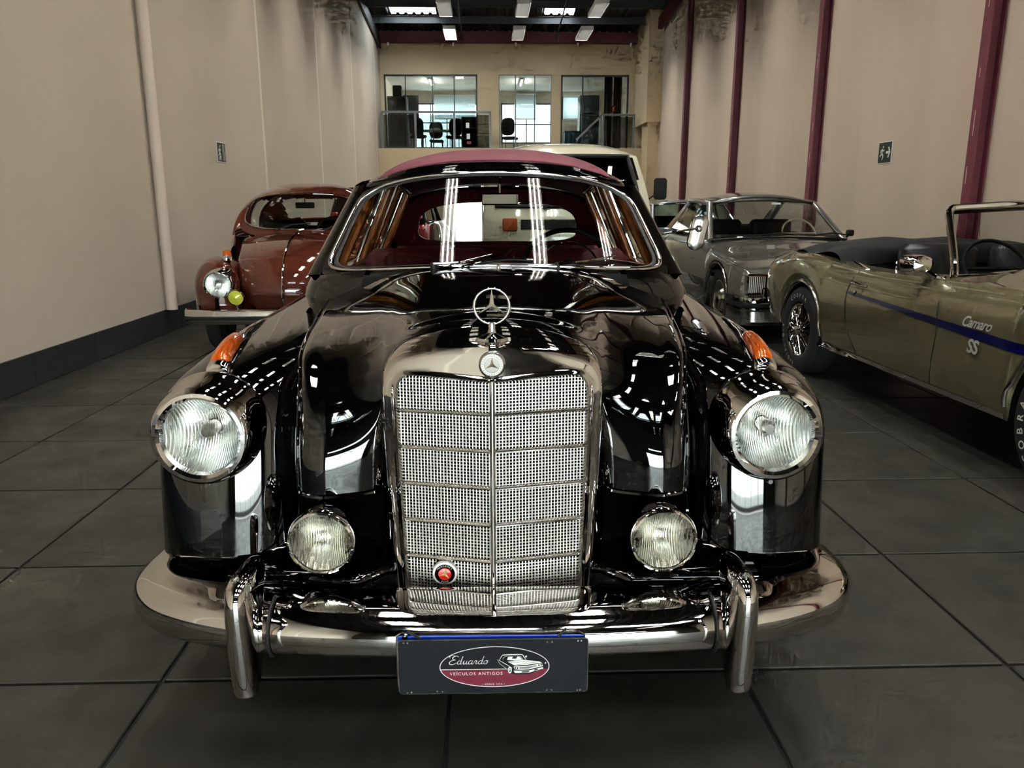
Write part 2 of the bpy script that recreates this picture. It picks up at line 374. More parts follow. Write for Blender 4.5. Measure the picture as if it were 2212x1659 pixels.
# ceiling: ribbed sheets on purlins, translucent sheets let daylight in
xs = []; x = XL - 0.1
prof = [(0.0, 0.0), (0.12, 0.0), (0.145, 0.045), (0.205, 0.045), (0.23, 0.0)]
X = []
while x < XR + 0.1:
    for dx, dz in prof[:-1]: X.append((x + dx, dz))
    x += 0.23
ys = [YF - 0.4, -5, -3.4, 0, 1.6, 4.0, 7.0, 8.6, 21.4, 22.7, 23.75, YB + 0.5]
SKY = {(22.7, -2.75, -1.45), (22.7, 1.65, 2.45), (-5, -1.6, 0.4), (-5, 1.8, 3.4)}
ma, mk = MB(), MB()
for j in range(len(ys) - 1):
    for i in range(len(X) - 1):
        P = [(X[i][0], ys[j], zroof(ys[j]) + X[i][1]), (X[i + 1][0], ys[j], zroof(ys[j]) + X[i + 1][1]), (X[i + 1][0], ys[j + 1], zroof(ys[j + 1]) + X[i + 1][1]), (X[i][0], ys[j + 1], zroof(ys[j + 1]) + X[i][1])]
        sky = any(abs(ys[j] - a) < .01 and b < X[i][0] < c for a, b, c in SKY)
        (mk if sky else ma).add(P, [(3, 2, 1, 0)])
ce = tag(ma.build('ceiling', 'roof_sheet', flat=True, fix=False), kind='structure')
mk.build('translucent_sheet', 'skylight', ce, flat=True, fix=False)
yy = 23.9
while yy > YF:
    z = zroof(yy) - 0.11
    mb = MB(); mb.box(((XL + XR) / 2, yy, z), (XR - XL - 0.05, 0.012, 0.2)); mb.box(((XL + XR) / 2, yy - 0.03, z + 0.094), (XR - XL - 0.05, 0.07, 0.012)); mb.box(((XL + XR) / 2, yy - 0.03, z - 0.094), (XR - XL - 0.05, 0.07, 0.012))
    mb.build('purlin', 'dark_steel', ce, flat=True); yy -= 1.3
for x in (-0.72, 2.12):
    MB().tube([(x, y, zroof(y) - 0.3) for y in (25.1, 15, 4, -7.5)], 0.022, 8).build('tie_rod', 'dark_steel', ce)
for s, x in (('left', XL + 0.05), ('right', XR - 0.12)):
    mb = MB()
    for a, b in ((25.2, 4.0), (4.0, YF)): mb.bar((x, a, zroof(a) - 0.36), (x, b, zroof(b) - 0.36), 0.12 if s == 'right' else 0.05, 0.3)
    mb.build('rafter', 'burgundy_steel' if s == 'right' else 'dark_steel', ce, flat=True)
mb = MB(); mb.box((0.75, 25.1, 6.30), (7.95, 0.1, 0.17)); mb.box((0.75, 25.06, 6.14), (7.95, 0.16, 0.17)); mb.build('tie_beam', 'burgundy_steel', ce, flat=True)

# back wall with three office windows above the mezzanine floor
ZM = 2.95
wb = tag(empty('wall_back', (0, YB, 0)), kind='structure')
def wbox(x0, x1, z0, z1, y0=YB, y1=YB + 0.2, name='wall_pier', m='cream_wall'):
    return MB().box(((x0 + x1) / 2, (y0 + y1) / 2, (z0 + z1) / 2), (x1 - x0, y1 - y0, z1 - z0)).build(name, m, wb, org=(0, YB, 0), flat=True)
wbox(XL - .2, XR + .1, 5.20, 7.2, name='lintel')
for a, b in ((XL - .2, -3.16), (-0.28, 0.385), (2.02, 2.32), (4.44, XR + .1)): wbox(a, b, ZM, 5.20)
# mezzanine slab edge and the wall under it, with the daylight doorway
YM = 24.3
for a, b, z0, z1 in ((XL - .2, -1.22, 0, ZM), (-0.12, XR + .1, 0, ZM), (-1.22, -0.12, 2.5, ZM)): wbox(a, b, z0, z1, YM, YM + 0.18, 'lower_wall')
wbox(XL - .2, XR + .1, ZM - 0.16, ZM - 0.01, YM + 0.05, 31, 'mezzanine_slab', 'office_wall')
wbox(4.62, XR, 3.62, 6.9, 23.3, YB, 'column_casing'); wbox(4.72, XR, 0, 3.62, 23.5, YM + .1, 'column_casing')
# passage behind the doorway so daylight comes in from its far end
wbox(-1.32, -1.22, 0, 2.5, YM + .18, 30.4, 'passage_wall', 'office_wall'); wbox(-0.12, -0.02, 0, 2.5, YM + .18, 30.4, 'passage_wall', 'office_wall')
wbox(-1.32, -0.02, -0.1, 0, YM, 31, 'passage_floor', 'slate')
d1 = tag(empty('door_1', (-1.2, YM + .1, 0), org=(-1.2, YM + .1, 0)), kind='structure')
mb = MB(); mb.box((-1.19, YM + .06, 1.25), (.05, .1, 2.5)); mb.box((-0.15, YM + .06, 1.25), (.05, .1, 2.5)); mb.box((-.67, YM + .06, 2.475), (1.1, .1, .05)); mb.build('door_frame', 'lamp_white', d1, flat=True)

# office shell
wbox(XL - .2, XL - .1, ZM, 5.5, YB, 30.6, 'office_side', 'office_wall'); wbox(XR, XR + .1, ZM, 5.5, YB, 30.6, 'office_side', 'office_wall')
wbox(XL - .2, XR + .1, 5.42, 5.5, YB + .1, 30.7, 'office_ceiling', 'office_ceiling')
YO = 30.5
O1 = (-2.75, -0.3, 3.15, 5.0); O2 = (0.55, 2.45, 3.55, 5.0); O3 = (2.85, 3.75, 4.45, 5.25)
zz = ZM
for x0, x1, z0, z1 in ((XL - .2, O1[0], ZM, 5.5), (O1[1], O2[0], ZM, 5.5), (O2[1], O3[0], ZM, 5.5), (O3[1], XR + .1, ZM, 5.5), (O1[0], O1[1], ZM, O1[2]), (O1[0], O1[1], O1[3], 5.5), (O2[0], O2[1], ZM, O2[2]), (O2[0], O2[1], O2[3], 5.5), (O3[0], O3[1], ZM, O3[2]), (O3[0], O3[1], O3[3], 5.5)):
    wbox(x0, x1, z0, z1, YO, YO + .12, 'office_back', 'office_wall')
def window(n, x0, x1, z0, z1, y, mull=(), trans=(), m='frame_grey', g='clear_glass', t=0.05, glassy=True):
    r = tag(empty('window_%d' % n, ((x0 + x1) / 2, y, z0), org=((x0 + x1) / 2, y, z0)), kind='structure')
    mb = MB(); mb.box(((x0 + x1) / 2, y, z1 - t / 2), (x1 - x0, .06, t)); mb.box(((x0 + x1) / 2, y, z0 + t / 2), (x1 - x0, .06, t)); mb.box((x0 + t / 2, y, (z0 + z1) / 2), (t, .06, z1 - z0)); mb.box((x1 - t / 2, y, (z0 + z1) / 2), (t, .06, z1 - z0)); mb.build('window_frame', m, r, flat=True)
    for q in mull: MB().box((q, y, (z0 + z1) / 2), (0.035, .05, z1 - z0 - t)).build('mullion', m, r, flat=True)
    for q in trans: MB().box(((x0 + x1) / 2, y, q), (x1 - x0 - t, .05, 0.035)).build('transom', m, r, flat=True)
    ex = [x0 + t] + list(mull) + [x1 - t]
    for a, b in zip(ex[:-1], ex[1:]): MB().box(((a + b) / 2, y, (z0 + z1) / 2), (b - a - 0.004, .006, z1 - z0 - t)).build('pane', g, r, flat=True)
    return r
window(1, -3.16, -0.28, ZM, 5.20, YB + .05, (-2.5, -1.68, -1.0)); window(2, 0.385, 2.02, ZM, 5.20, YB + .05, (0.9, 1.5), m='rail_grey', t=.02); window(3, 2.32, 4.44, ZM, 5.20, YB + .05, (3.0,))
window(4, *O1, YO + .05, (-2.1, -1.5, -0.9), (4.3,)); window(5, *O2, YO + .05, (1.5,), (4.25,)); window(6, *O3, YO + .05)

# front of the hall behind the photographer: shop windows to the street
wf = tag(empty('wall_front', (0, YF, 0)), kind='structure')
def fbox(x0, x1, z0, z1, name='front_pier', m='front_wall_dark', y0=YF - .2, y1=YF):
    MB().box(((x0 + x1) / 2, (y0 + y1) / 2, (z0 + z1) / 2), (x1 - x0, y1 - y0, z1 - z0)).build(name, m, wf, org=(0, YF, 0), flat=True)
S1 = (-2.3, 4.0, 0.02, 2.9); S2 = (-1.6, 3.2, 3.75, 4.15)
fbox(XL - .2, S1[0], 0, 9); fbox(S1[1], XR + .2, 0, 9); fbox(S1[0], S1[1], S1[3], S2[2]); fbox(S1[0], S2[0], S2[2], S2[3]); fbox(S2[1], S1[1], S2[2], S2[3]); fbox(S1[0], S1[1], S2[3], 9)
window(7, *S1, YF - .1, (-1.3, -.2, 0.9, 2.0, 3.0), (2.25,), m='lamp_white', t=.08); window(8, *S2, YF - .1, (-.4, .8, 2.0), m='lamp_white')
ot = tag(MB().box((0.9, -16, -0.3), (60, 15.4, 0.1)).build('ground', 'street', flat=True), kind='structure')
# pale wall added close behind the office windows to cut the sky's brightness
tag(MB().box((0.9, 32.2, 4.2), (11, 0.2, 10.5)).build('wall_sky_screen', 'sky_screen_pale', flat=True), kind='structure')

# ================================================================ LAMPS
LX = (-0.95, 0.865, 2.62); LY = [22.0, 19.33, 16.66, 14.0, 11.3, 8.65, 6.0, 3.3, 0.6, -2.1, -4.8]; LZ = 5.70
def lamp():
    r = empty('pendant_light', (0, 0, 0), org=(0, 0, 0))
    mb = MB(); mb.box((0, 0, 0.055), (0.30, 1.34, 0.02)); mb.box((-.155, 0, 0.02), (.012, 1.34, .09)); mb.box((.155, 0, 0.02), (.012, 1.34, .09)); mb.box((0, -.67, .02), (.32, .014, .09)); mb.box((0, .67, .02), (.32, .014, .09)); mb.build('housing', 'lamp_white', r, flat=True)
    for x in (-.1, 0, .1): MB().tube([(x, -.61, .034), (x, .61, .034)], 0.013, 6).build('tube', 'tube_off', r)
    mb = MB()
    for k in range(25): mb.add([(-.148, -.6 + .05 * k, -.032), (.148, -.6 + .05 * k, -.032), (.148, -.6 + .05 * k, .018), (-.148, -.6 + .05 * k, .018)], [(0, 1, 2, 3)])
    tag(mb.build('louvre', 'louvre', r, flat=True, fix=False), kind='stuff')
    return r
L0 = lamp(); first = True
TO = [c for c in L0.children if c.name.startswith('tube')]
for c, x in zip(TO, (-.1, 0, .1)): c.data = TO[0].data; c.location.x = x + .1
TO = TO[0].data; TL = TO.copy(); TL.materials[0] = MATS['tube_lit']
rows = {22.0: 'last row before the mezzanine', 19.33: 'second row before the mezzanine'}
for yy in LY:
    for k, xx in enumerate(LX):
        o = L0 if first else copy_tree(L0); first = False
        o.location = (xx, yy, LZ)
        lit = True
        for ch in o.children:
            if ch.name.startswith('tube'):
                ch.data = TL if lit else TO
        if yy == 22.0 and k == 0: bare = o
        # suspension wires up to the roof
        h = zroof(yy) - LZ - 0.05
        for q in (-.5, .5): MB().tube([(0, q, .06), (0, q, h)], 0.004, 5).build('wire', 'dark_steel', o, org=(0, 0, 0))
        pos = ('left', 'middle', 'right')[k]
        if yy == 22.0: lb = ('bright white open pendant at the left end of the row nearest the mezzanine' if k == 0 else 'grey louvred pendant, %s of the row nearest the mezzanine' % pos)
        elif yy == 19.33: lb = 'grey louvred pendant at the top edge, %s of the three' % pos
        else: lb = 'louvred fluorescent pendant high overhead, %s column, row %s counted from the mezzanine' % (pos, ('third', 'fourth', 'fifth', 'sixth', 'seventh', 'eighth', 'ninth', 'tenth', 'eleventh')[LY.index(yy) - 2])
        tag(o, lb, 'ceiling light', 'louvred fluorescent pendants')
for ch in list(bare.children):
    if ch.name.startswith('louvre'): bpy.data.objects.remove(ch)
# small white cable holders under the beam
for x in (-2.95, -0.98, 0.9, 2.78, 4.4):
    o = MB().lathe([(0.0, .05), (.035, .05), (.04, 0), (.03, -.05), (0, -.06)], 10, (0, 0, 0), 'Z').build('cable_insulator', 'lamp_white'); o.location = (x, 24.93, 6.0)
    tag(o, 'small white insulator under the burgundy beam, %s' % {-2.95: 'beside the left wall', -0.98: 'below the lit pendant', 0.9: 'below the middle pendant', 2.78: 'below the right pendant', 4.4: 'beside the right column'}[x], 'insulator', 'white insulators under the beam')

# ================================================================ WALL SIGNS AND SOCKET
def exit_sign(loc, rz, arrow, label, wid=0.30, hgt=0.24):
    r = empty('exit_sign', loc, rz, org=(0, 0, 0)); tag(r, label, 'sign')
    MB().cbox((0, 0, 0), (wid, .006, hgt), .002).build('sign_border', 'sign_white', r, flat=True)
    MB().box((0, -.0038, 0), (wid - .02, .002, hgt - .02)).build('sign_face', 'exit_green', r, flat=True)
    f = MB(); y = -.0055
    def poly(P): f.add([(a, y, b) for a, b in P], [tuple(range(len(P)))])
    s = -1
    ox = -wid * 0.2
    t = np.arange(10) * 2 * math.pi / 10
    poly([(ox + .02 + .016 * math.cos(a), .07 + .016 * math.sin(a)) for a in t])
    ribbon(f, [(ox + .01, .045), (ox - .005, .0), (ox + .03, -.04), (ox + .012, -.09)], [.03, .026, .02, .014], y)
    ribbon(f, [(ox - .002, .0), (ox - .028, -.03), (ox - .05, -.04)], .016, y); ribbon(f, [(ox + .01, .04), (ox + .04, .02), (ox + .052, .04)], .012, y); ribbon(f, [(ox + .005, .04), (ox - .035, .025), (ox - .04, -.005)], .012, y)
    if arrow:
        ax = wid * 0.24
        ribbon(f, [(ax - .05, 0), (ax + .02, 0)], .03, y, 4); poly([(ax - .01, .065), (ax + .02, .065), (ax + .06, 0), (ax + .02, -.065), (ax - .01, -.065), (ax + .028, 0)])
    else:
        ribbon(f, [(.05, -.095), (.05, .09)], .012, y, 4); ribbon(f, [(.09, -.095), (.09, .09)], .012, y, 4); ribbon(f, [(.05, .09), (.09, .09)], .012, y, 4); ribbon(f, [(-.09, -.09), (-.06, -.05), (-.03, -.09)], .02, y)
    f.build('pictogram', 'sign_white', r, flat=True, fix=False)
exit_sign((XL + .006, 9.93, 1.90), math.pi / 2, False, 'small dark exit sign with running figure on the left wall')
exit_sign((XR - .006, 10.0, 1.905), -math.pi / 2, True, 'dark exit sign with white arrow pointing right on the right wall', 0.34, 0.27)
r = empty('wall_socket', (XL + .005, 8.12, .33), math.pi / 2, org=(0, 0, 0)); tag(r, 'grey wall socket low on the left wall beside the drain pipe', 'socket')
MB().cbox((0, -.006, 0), (.10, .012, .12), .004).build('cover_plate', 'outlet_grey', r, flat=True)
for z in (-.022, .022): MB().cbox((0, -.014, z), (.036, .006, .03), .002).build('outlet', 'beige_trim', r, flat=True)

# ================================================================ BLACK SALOON (the main subject)
ORG = (0.0, 1.46, 0.0); CARR = math.radians(-0.93)
car = empty('vintage_saloon', (0.004, 1.46, 0), CARR, org=ORG)
tag(car, 'black vintage saloon with tall chrome grille, star ornament and burgundy fabric roof', 'car')
BP, CH = 'black_paint', 'chrome'
def mir(P): Q = np.array(P, float).copy(); Q[..., 0] *= -1; return Q
def sup(t, n): return np.sign(np.cos(t)) * np.abs(np.cos(t)) ** (2 / n), np.sign(np.sin(t)) * np.abs(np.sin(t)) ** (2 / n)

# ---- bonnet -------------------------------------------------------
hx_f = [0, .10, .19, .243, .272, .33, .405, .462, .470]; hx_r = [0, .14, .28, .38, .45, .53, .62, .69, .70]
T = [  # per column: rows of (Y, z) from under the windscreen to the lower lip
 [(3.35,1.02),(2.93,1.032),(2.65,1.030),(2.4,1.022),(2.15,1.012),(1.95,.998),(1.79,.982),(1.765,.90),(1.76,.75),(1.76,.60)],
 [(3.36,1.018),(2.94,1.029),(2.66,1.026),(2.4,1.017),(2.15,1.005),(1.95,.990),(1.79,.972),(1.765,.89),(1.76,.75),(1.76,.60)],
 [(3.38,1.008),(2.97,1.020),(2.68,1.014),(2.41,1.003),(2.15,.988),(1.95,.970),(1.79,.948),(1.765,.87),(1.76,.74),(1.76,.60)],
 [(3.41,.995),(3.0,1.006),(2.70,.997),(2.42,.983),(2.16,.963),(1.95,.940),(1.81,.910),(1.775,.85),(1.762,.73),(1.758,.60)],
 [(3.43,.980),(3.03,.990),(2.72,.980),(2.43,.964),(2.16,.942),(1.95,.915),(1.82,.878),(1.77,.82),(1.738,.72),(1.728,.60)],
 [(3.46,.955),(3.06,.965),(2.74,.956),(2.44,.942),(2.16,.922),(1.95,.897),(1.83,.858),(1.763,.80),(1.718,.71),(1.703,.60)],
 [(3.49,.925),(3.10,.933),(2.76,.929),(2.45,.920),(2.17,.907),(1.95,.889),(1.835,.852),(1.758,.795),(1.706,.70),(1.690,.60)],
 [(3.52,.895),(3.15,.903),(2.78,.905),(2.46,.902),(2.17,.896),(1.95,.883),(1.845,.848),(1.785,.79),(1.748,.70),(1.738,.60)],
 [(3.60,.85),(3.25,.85),(2.9,.85),(2.56,.85),(2.3,.85),(2.1,.83),(2.0,.80),(1.95,.75),(1.93,.68),(1.93,.60)]]
tt = [1.0, .88, .68, .48, .30, .14, .04, 0, 0, 0]
N = np.array([[(hx_f[c] + (hx_r[c] - hx_f[c]) * tt[k], T[c][k][0], T[c][k][1]) for k in range(10)] for c in range(9)])
full = np.concatenate([mir(N[:0:-1]), N])
MB().grid(net(full, 129, 91)).build('bonnet', BP, car, angle=50)
# rolled lower lip of the bonnet flanks
for s in (-1, 1):
    P = [(s * .252, 1.765, .61), (s * .272, 1.728, .60), (s * .33, 1.703, .598), (s * .405, 1.690, .598), (s * .455, 1.725, .598), (s * .470, 1.80, .60)]
    MB().tube(cr(P, 30), .007, 8).build('bonnet_lip', BP, car)
# shut line between bonnet and wing
# ---- front wings --------------------------------------------------
AX = 2.27
def wing(s):
    Y0, a, n = 1.735, 0.16, 2.5
    th = np.linspace(0.0, math.pi / 2, 22)
    Ys = list(Y0 + a - a * np.abs(np.cos(th)) ** (2 / n)); K = list(np.abs(np.sin(th)) ** (2 / n))
    more = np.linspace(Y0 + a, 3.55, 60)[1:]; Ys += list(more); K += [1.0] * len(more)
    rows = []
    for Y, k in zip(Ys, K):
        xi = pl(Y, [(1.7, .468), (1.9, .470), (2.2, .497), (2.6, .56), (3.1, .64), (3.6, .70)]); xo = pl(Y, [(1.7, .846), (1.95, .850), (2.4, .856), (3.0, .858), (3.6, .858)])
        xc = (xi + xo) / 2; w = (xo - xi) / 2; xc = pl(Y, [(1.7, .655), (1.9, (.470 + .850) / 2), (1.95, xc)]) if Y < 1.95 else xc
        ki = (1 - max(0, (Y0 + a - Y) / a) ** 2.3) ** (1 / 2.3); wi = max(w * ki, 1e-4); w = max(w * k, 1e-4)
        zt = pl(Y, [(1.735, .80), (1.76, .835), (1.80, .862), (1.9, .882), (2.1, .897), (2.5, .905), (3.1, .908), (3.6, .915)])
        hd = pl(Y, [(1.735, .10), (1.85, .19), (2.1, .20), (2.6, .17), (3.2, .15), (3.6, .14)])
        z0 = zt - hd
        d = Y - AX
        zb = 0.352 if Y < 1.93 else (max(.26, .33 + math.sqrt(max(.37 ** 2 - d * d, 0))) if abs(d) < .37 else .26)
        zbi = .352
        sec = []
        hi = pl(Y, [(1.735, .10), (1.85, .17), (1.95, .13), (2.1, .075), (2.4, .05), (3.6, .035)]); zi = zt - hi
        for z in np.linspace(zbi, zi, 9)[:-1]: sec.append((xc - wi * (1 - .05 * (zi - z) / (zi - zbi)), z))
        for t in np.linspace(math.pi, 0, 31):
            cx, sz = sup(np.array(t), 2.35); hh = hi if t > math.pi / 2 else hd; sec.append((xc + (wi if t > math.pi / 2 else w) * float(cx), zt - hh + hh * float(sz)))
        zb2 = min(zb, z0 - .01)
        for z in np.linspace(z0, zb2, 11)[1:]: sec.append((xc + w * (1 - .045 * ((z0 - z) / (z0 - .26)) ** 1.5), z))
        fd = min(1, max(0, 1 - (Y - 1.78) / .45))
        rows.append([(s * x, Y + fd * (.17 * (min(z, .80) - .352) - .022), z) for x, z in sec])
    return np.array(rows)
for s in (-1, 1):
    o = MB(); o.grid(wing(s)); Vv = np.array(o.v); o.f = [f for f in o.f if not (np.hypot(Vv[list(f), 0] - s * .670 + .009, Vv[list(f), 2] - .738).max() < .126 and Vv[list(f), 1].mean() < 1.9)]
    o.build('front_wing', BP, car, angle=60)
# ---- front apron, radiator cowl and shade sheets behind the fog lamps --------------------
def ap(x): return .07 * min(1, max(0, (.31 - abs(x)) / .07))
mb = MB()
mb.grid(net([[(x, 1.86, .66), (x, 1.80, .47), (x, 1.735 - .04 * abs(x) + ap(x), .432), (x, 1.66 + ap(x), .425), (x, 1.635 + ap(x), .40), (x, 1.66 + ap(x), .33), (x, 1.75, .30)] for x in np.linspace(-.62, .62, 25)], 49, 25)); mb.build('front_apron', BP, car, angle=50)
for s in (-1, 1): MB().grid(np.array([[(s * .246, 1.70, z), (s * .252, 1.88, z)] for z in (.40, .55, .70, .90)])).build('radiator_cowl', BP, car)
for s in (-1, 1):
    MB().grid(net([[(s * .262, 1.70, z), (s * .275, 1.775, z), (s * .37, 1.79, z), (s * .45, 1.785, z), (s * .472, 1.76, z)] for z in (.43, .52, .61)], 8, 20)).build('alcove_shade_sheet', 'dark_void', car, angle=60)  # black sheet put in for the alcove's deep shade, hides stray glints
    # rounded edge of the bonnet along the shut line
    MB().tube(cr(np.array([(s * (hx_f[7] + (hx_r[7] - hx_f[7]) * tt[k] + .003), T[7][k][0], T[7][k][1] + .001) for k in range(1, 10)]), 60), .0045, 8).build('bonnet_edge', BP, car)
MB().box((0, 1.90, .58), (.90, .02, .44)).build('radiator_bulkhead', 'matte_black', car, flat=True)
MB().box((0, 2.9, .24), (1.5, 2.4, .04)).build('underbody', 'matte_black', car, flat=True)

# ---- grille -------------------------------------------------------
inn = [(.192, .34), (.198, .45), (.204, .60), (.210, .80), (.2115, .852), (.2045, .880), (.183, .892), (.12, .8905), (.06, .887), (0, .884)]
out = [(.222, .34), (.229, .45), (.236, .60), (.2435, .80), (.245, .862), (.236, .898), (.207, .924), (.13, .948), (.065, .958), (0, .962)]
def gy_(x, z): return 1.602 + .050 * min(abs(x), .25) / .24 + .05 * (z - .40)
inn = inn + [(-x, z) for x, z in inn[-2::-1]]; out = out + [(-x, z) for x, z in out[-2::-1]]
I = cr(inn, 121); O = cr(out, 121); S = []
for (xi, zi), (xo, zo) in zip(I, O):
    m = lambda f: (xi + (xo - xi) * f, zi + (zo - zi) * f)
    nx, nz = xo - xi, zo - zi; L = math.hypot(nx, nz); nx, nz = nx / L, nz / L
    row = [(xi, gy_(xi, zi) + .03, zi), (xi, gy_(xi, zi) - .002, zi)]
    bd = min(.010, L * .4)
    row += [(xi + nx * bd * .5, gy_(xi, zi) - .008, zi + nz * bd * .5), (xi + nx * bd, gy_(xi, zi) - .004, zi + nz * bd), (xi + nx * (bd + .004), gy_(xi, zi) + .001, zi + nz * (bd + .004))]
    for f in (.5, .8): a = m(max(f, (bd + .006) / L)); row.append((a[0], gy_(*a) + .001, a[1]))
    row += [(xo, gy_(xo, zo) + .004, zo), (xo + nx * .005, gy_(xo, zo) + .012, zo + nz * .005), (xo + nx * .009, gy_(xo, zo) + .03, zo + nz * .010), (xo + nx * .012, gy_(xo, zo) + .08, zo + nz * .020), (xo + nx * .012, gy_(xo, zo) + .14, zo + nz * .024)]
    S.append(row)
gr = empty('grille', (0, 0, 0)); gr.parent = car; gr['org'] = list(ORG)
MB().grid(np.array(S)).build('grille_shell', CH, gr, angle=42)
mb = MB(); p = 0.0074; hw = .0011
def gbar(P, horiz):
    P = np.array(P); d = np.array([0, 0, hw]) if horiz else np.array([hw, 0, 0])
    G = np.stack([P - d + [0, .004, 0], P - d, P + d, P + d + [0, .004, 0]], 1); mb.grid(G)
for k in range(-28, 29):
    x = k * p
    if k == 0: continue
    zt = .893 if abs(x) < .19 else .885
    gbar([(x, gy_(x, z) + .012, z) for z in (.335, zt)], False)
nz = int((.895 - .335) / p)
for k in range(nz + 1):
    z = .337 + k * p; xw = .205 if z > .5 else .20
    for s in (-1, 1): gbar([(s * x, gy_(x, z) + .0125, z) for x in (0, xw + .006)], True)
tag(mb.build('grille_mesh', 'grille_steel', gr, flat=True, fix=False), kind='stuff')
mb = MB(); mb.add([(x, gy_(x, z) + .045, z) for z in (.32, .90) for x in (-.22, 0, .22)], [(0, 1, 4, 3), (1, 2, 5, 4)]); mb.build('radiator_core', 'dark_void', gr, flat=True)
for z in (.812, .728, .643, .556, .469):
    for s in (-1, 1): MB().tube([(s * x, gy_(x, z) + .006, z) for x in (.004, .208)], .0042, 8).build('grille_rail', 'chrome_dull', gr)
MB().tube([(0, gy_(0, z) - .002, z) for z in (.335, .6, .886)], .0062, 10).build('grille_keel', CH, gr)
def star3(mb, c, R, wid, th, y):
    """three-pointed star with raised ridges, facing -Y"""
    V = []; 
    for k in range(3):
        a = math.pi / 2 + k * 2 * math.pi / 3; b = a + math.pi / 3
        V += [(c[0] + R * math.cos(a), y, c[1] + R * math.sin(a)), (c[0] + wid * math.cos(b), y, c[1] + wid * math.sin(b))]
    V += [(c[0], y - th, c[1]), (c[0], y + th, c[1])]
    mb.add(V, [(i, (i + 1) % 6, 6) for i in range(6)] + [((i + 1) % 6, i, 7) for i in range(6)])
# star ornament on the grille cap
orn = empty('star_ornament', (0, 0, 0)); orn.parent = car; orn['org'] = list(ORG)
ox, oy, oz = 0.0, 1.672, 1.046
MB().tube([(ox + .0385 * math.cos(t), oy, oz + .0385 * math.sin(t)) for t in np.linspace(0, 2 * math.pi, 48, endpoint=False)], .0030, 10, closed=True).build('ring', CH, orn)
mb = MB(); star3(mb, (ox, oz), .0375, .0065, .0035, oy); mb.build('star', CH, orn, flat=True)
MB().lathe([(0, .0), (.034, .0), (.036, .006), (.033, .012), (.020, .017), (.010, .022), (.0075, .030), (.0085, .036), (.006, .045), (0, .046)], 28, (ox, oy, .966), 'Z').build('pedestal', CH, orn)
# enamelled badge on the forehead and the red club badge on the mesh
bd = empty('grille_badge', (0, 0, 0)); bd.parent = car; bd['org'] = list(ORG)
by = gy_(0, .925) - .004
MB().lathe([(0, 0), (.026, 0), (.029, .003), (.029, .012)], 36, (0, by, .925)).build('badge_disc', 'badge_steel', bd)
MB().lathe([(.027, -.001), (.0285, -.003), (.0265, -.004), (.025, -.001)], 36, (0, by, .925)).build('badge_rim', 'chrome_dull', bd)
MB().lathe([(.018, -.0005), (.0188, -.0025), (.0175, -.0025), (.017, -.0005)], 36, (0, by, .925)).build('inner_ring', 'chrome_dull', bd)
mb = MB(); star3(mb, (0, .925), .0165, .0038, .003, by - .001); mb.build('star', CH, bd, flat=True)
mb = MB()
for k in range(26):
    a = k * 2 * math.pi / 26; mb.box((.0215 * math.cos(a), by - .001, .925 + .0215 * math.sin(a)), (.0026, .002, .0026))
tag(mb.build('laurel', 'chrome_dull', bd, flat=True), kind='stuff')
rb = empty('club_badge', (0, 0, 0)); rb.parent = car; rb['org'] = list(ORG)
bx, bz = -.112, .435; by = gy_(bx, bz) - .002
MB().lathe([(0, 0), (.0275, 0), (.0295, .003), (.0295, .01)], 40, (bx, by, bz)).build('badge_rim', 'badge_silver', rb)
MB().lathe([(0, -.001), (.0232, -.001), (.0232, .001)], 40, (bx, by, bz)).build('badge_field', 'dark_void', rb)
MB().lathe([(0, -.003), (.0145, -.003), (.0155, -.001)], 40, (bx, by, bz)).build('red_disc', 'badge_red', rb)
mb = MB(); mb.T = Matrix.Translation((bx, 0, bz)) @ Matrix.Rotation(0.25, 4, 'Y'); star3(mb, (0, 0), .0145, .004, .003, by - .0035); mb.build('star', 'gold_badge', rb, flat=True)
def ring_text(mb, txt, R, a0, a1, size, y, c, inward=False, depth=0.0):
    """letters along an arc in the XZ plane facing -Y (angles in degrees, clockwise reading)"""
    for k, chh in enumerate(txt):
        if chh == ' ': continue
        a = math.radians(a0 + (a1 - a0) * (k / max(1, len(txt) - 1)))
        V, F = text_geo(chh, size, 0, depth)
        rot = a - math.pi / 2 + (math.pi if inward else 0)
        mb.add([(c[0] + R * math.cos(a) + x * math.cos(rot) - z * math.sin(rot), y - q, c[1] + R * math.sin(a) + x * math.sin(rot) + z * math.cos(rot)) for x, z, q in V], F)
mb = MB(); ring_text(mb, 'MERCEDES', .0198, 140, 40, .0062, by - .0015, (bx, bz)); ring_text(mb, 'BENZ', .0198, 250, 290, .0062, by - .0015, (bx, bz), True); mb.build('lettering', 'letter_white', rb, flat=True, fix=False)

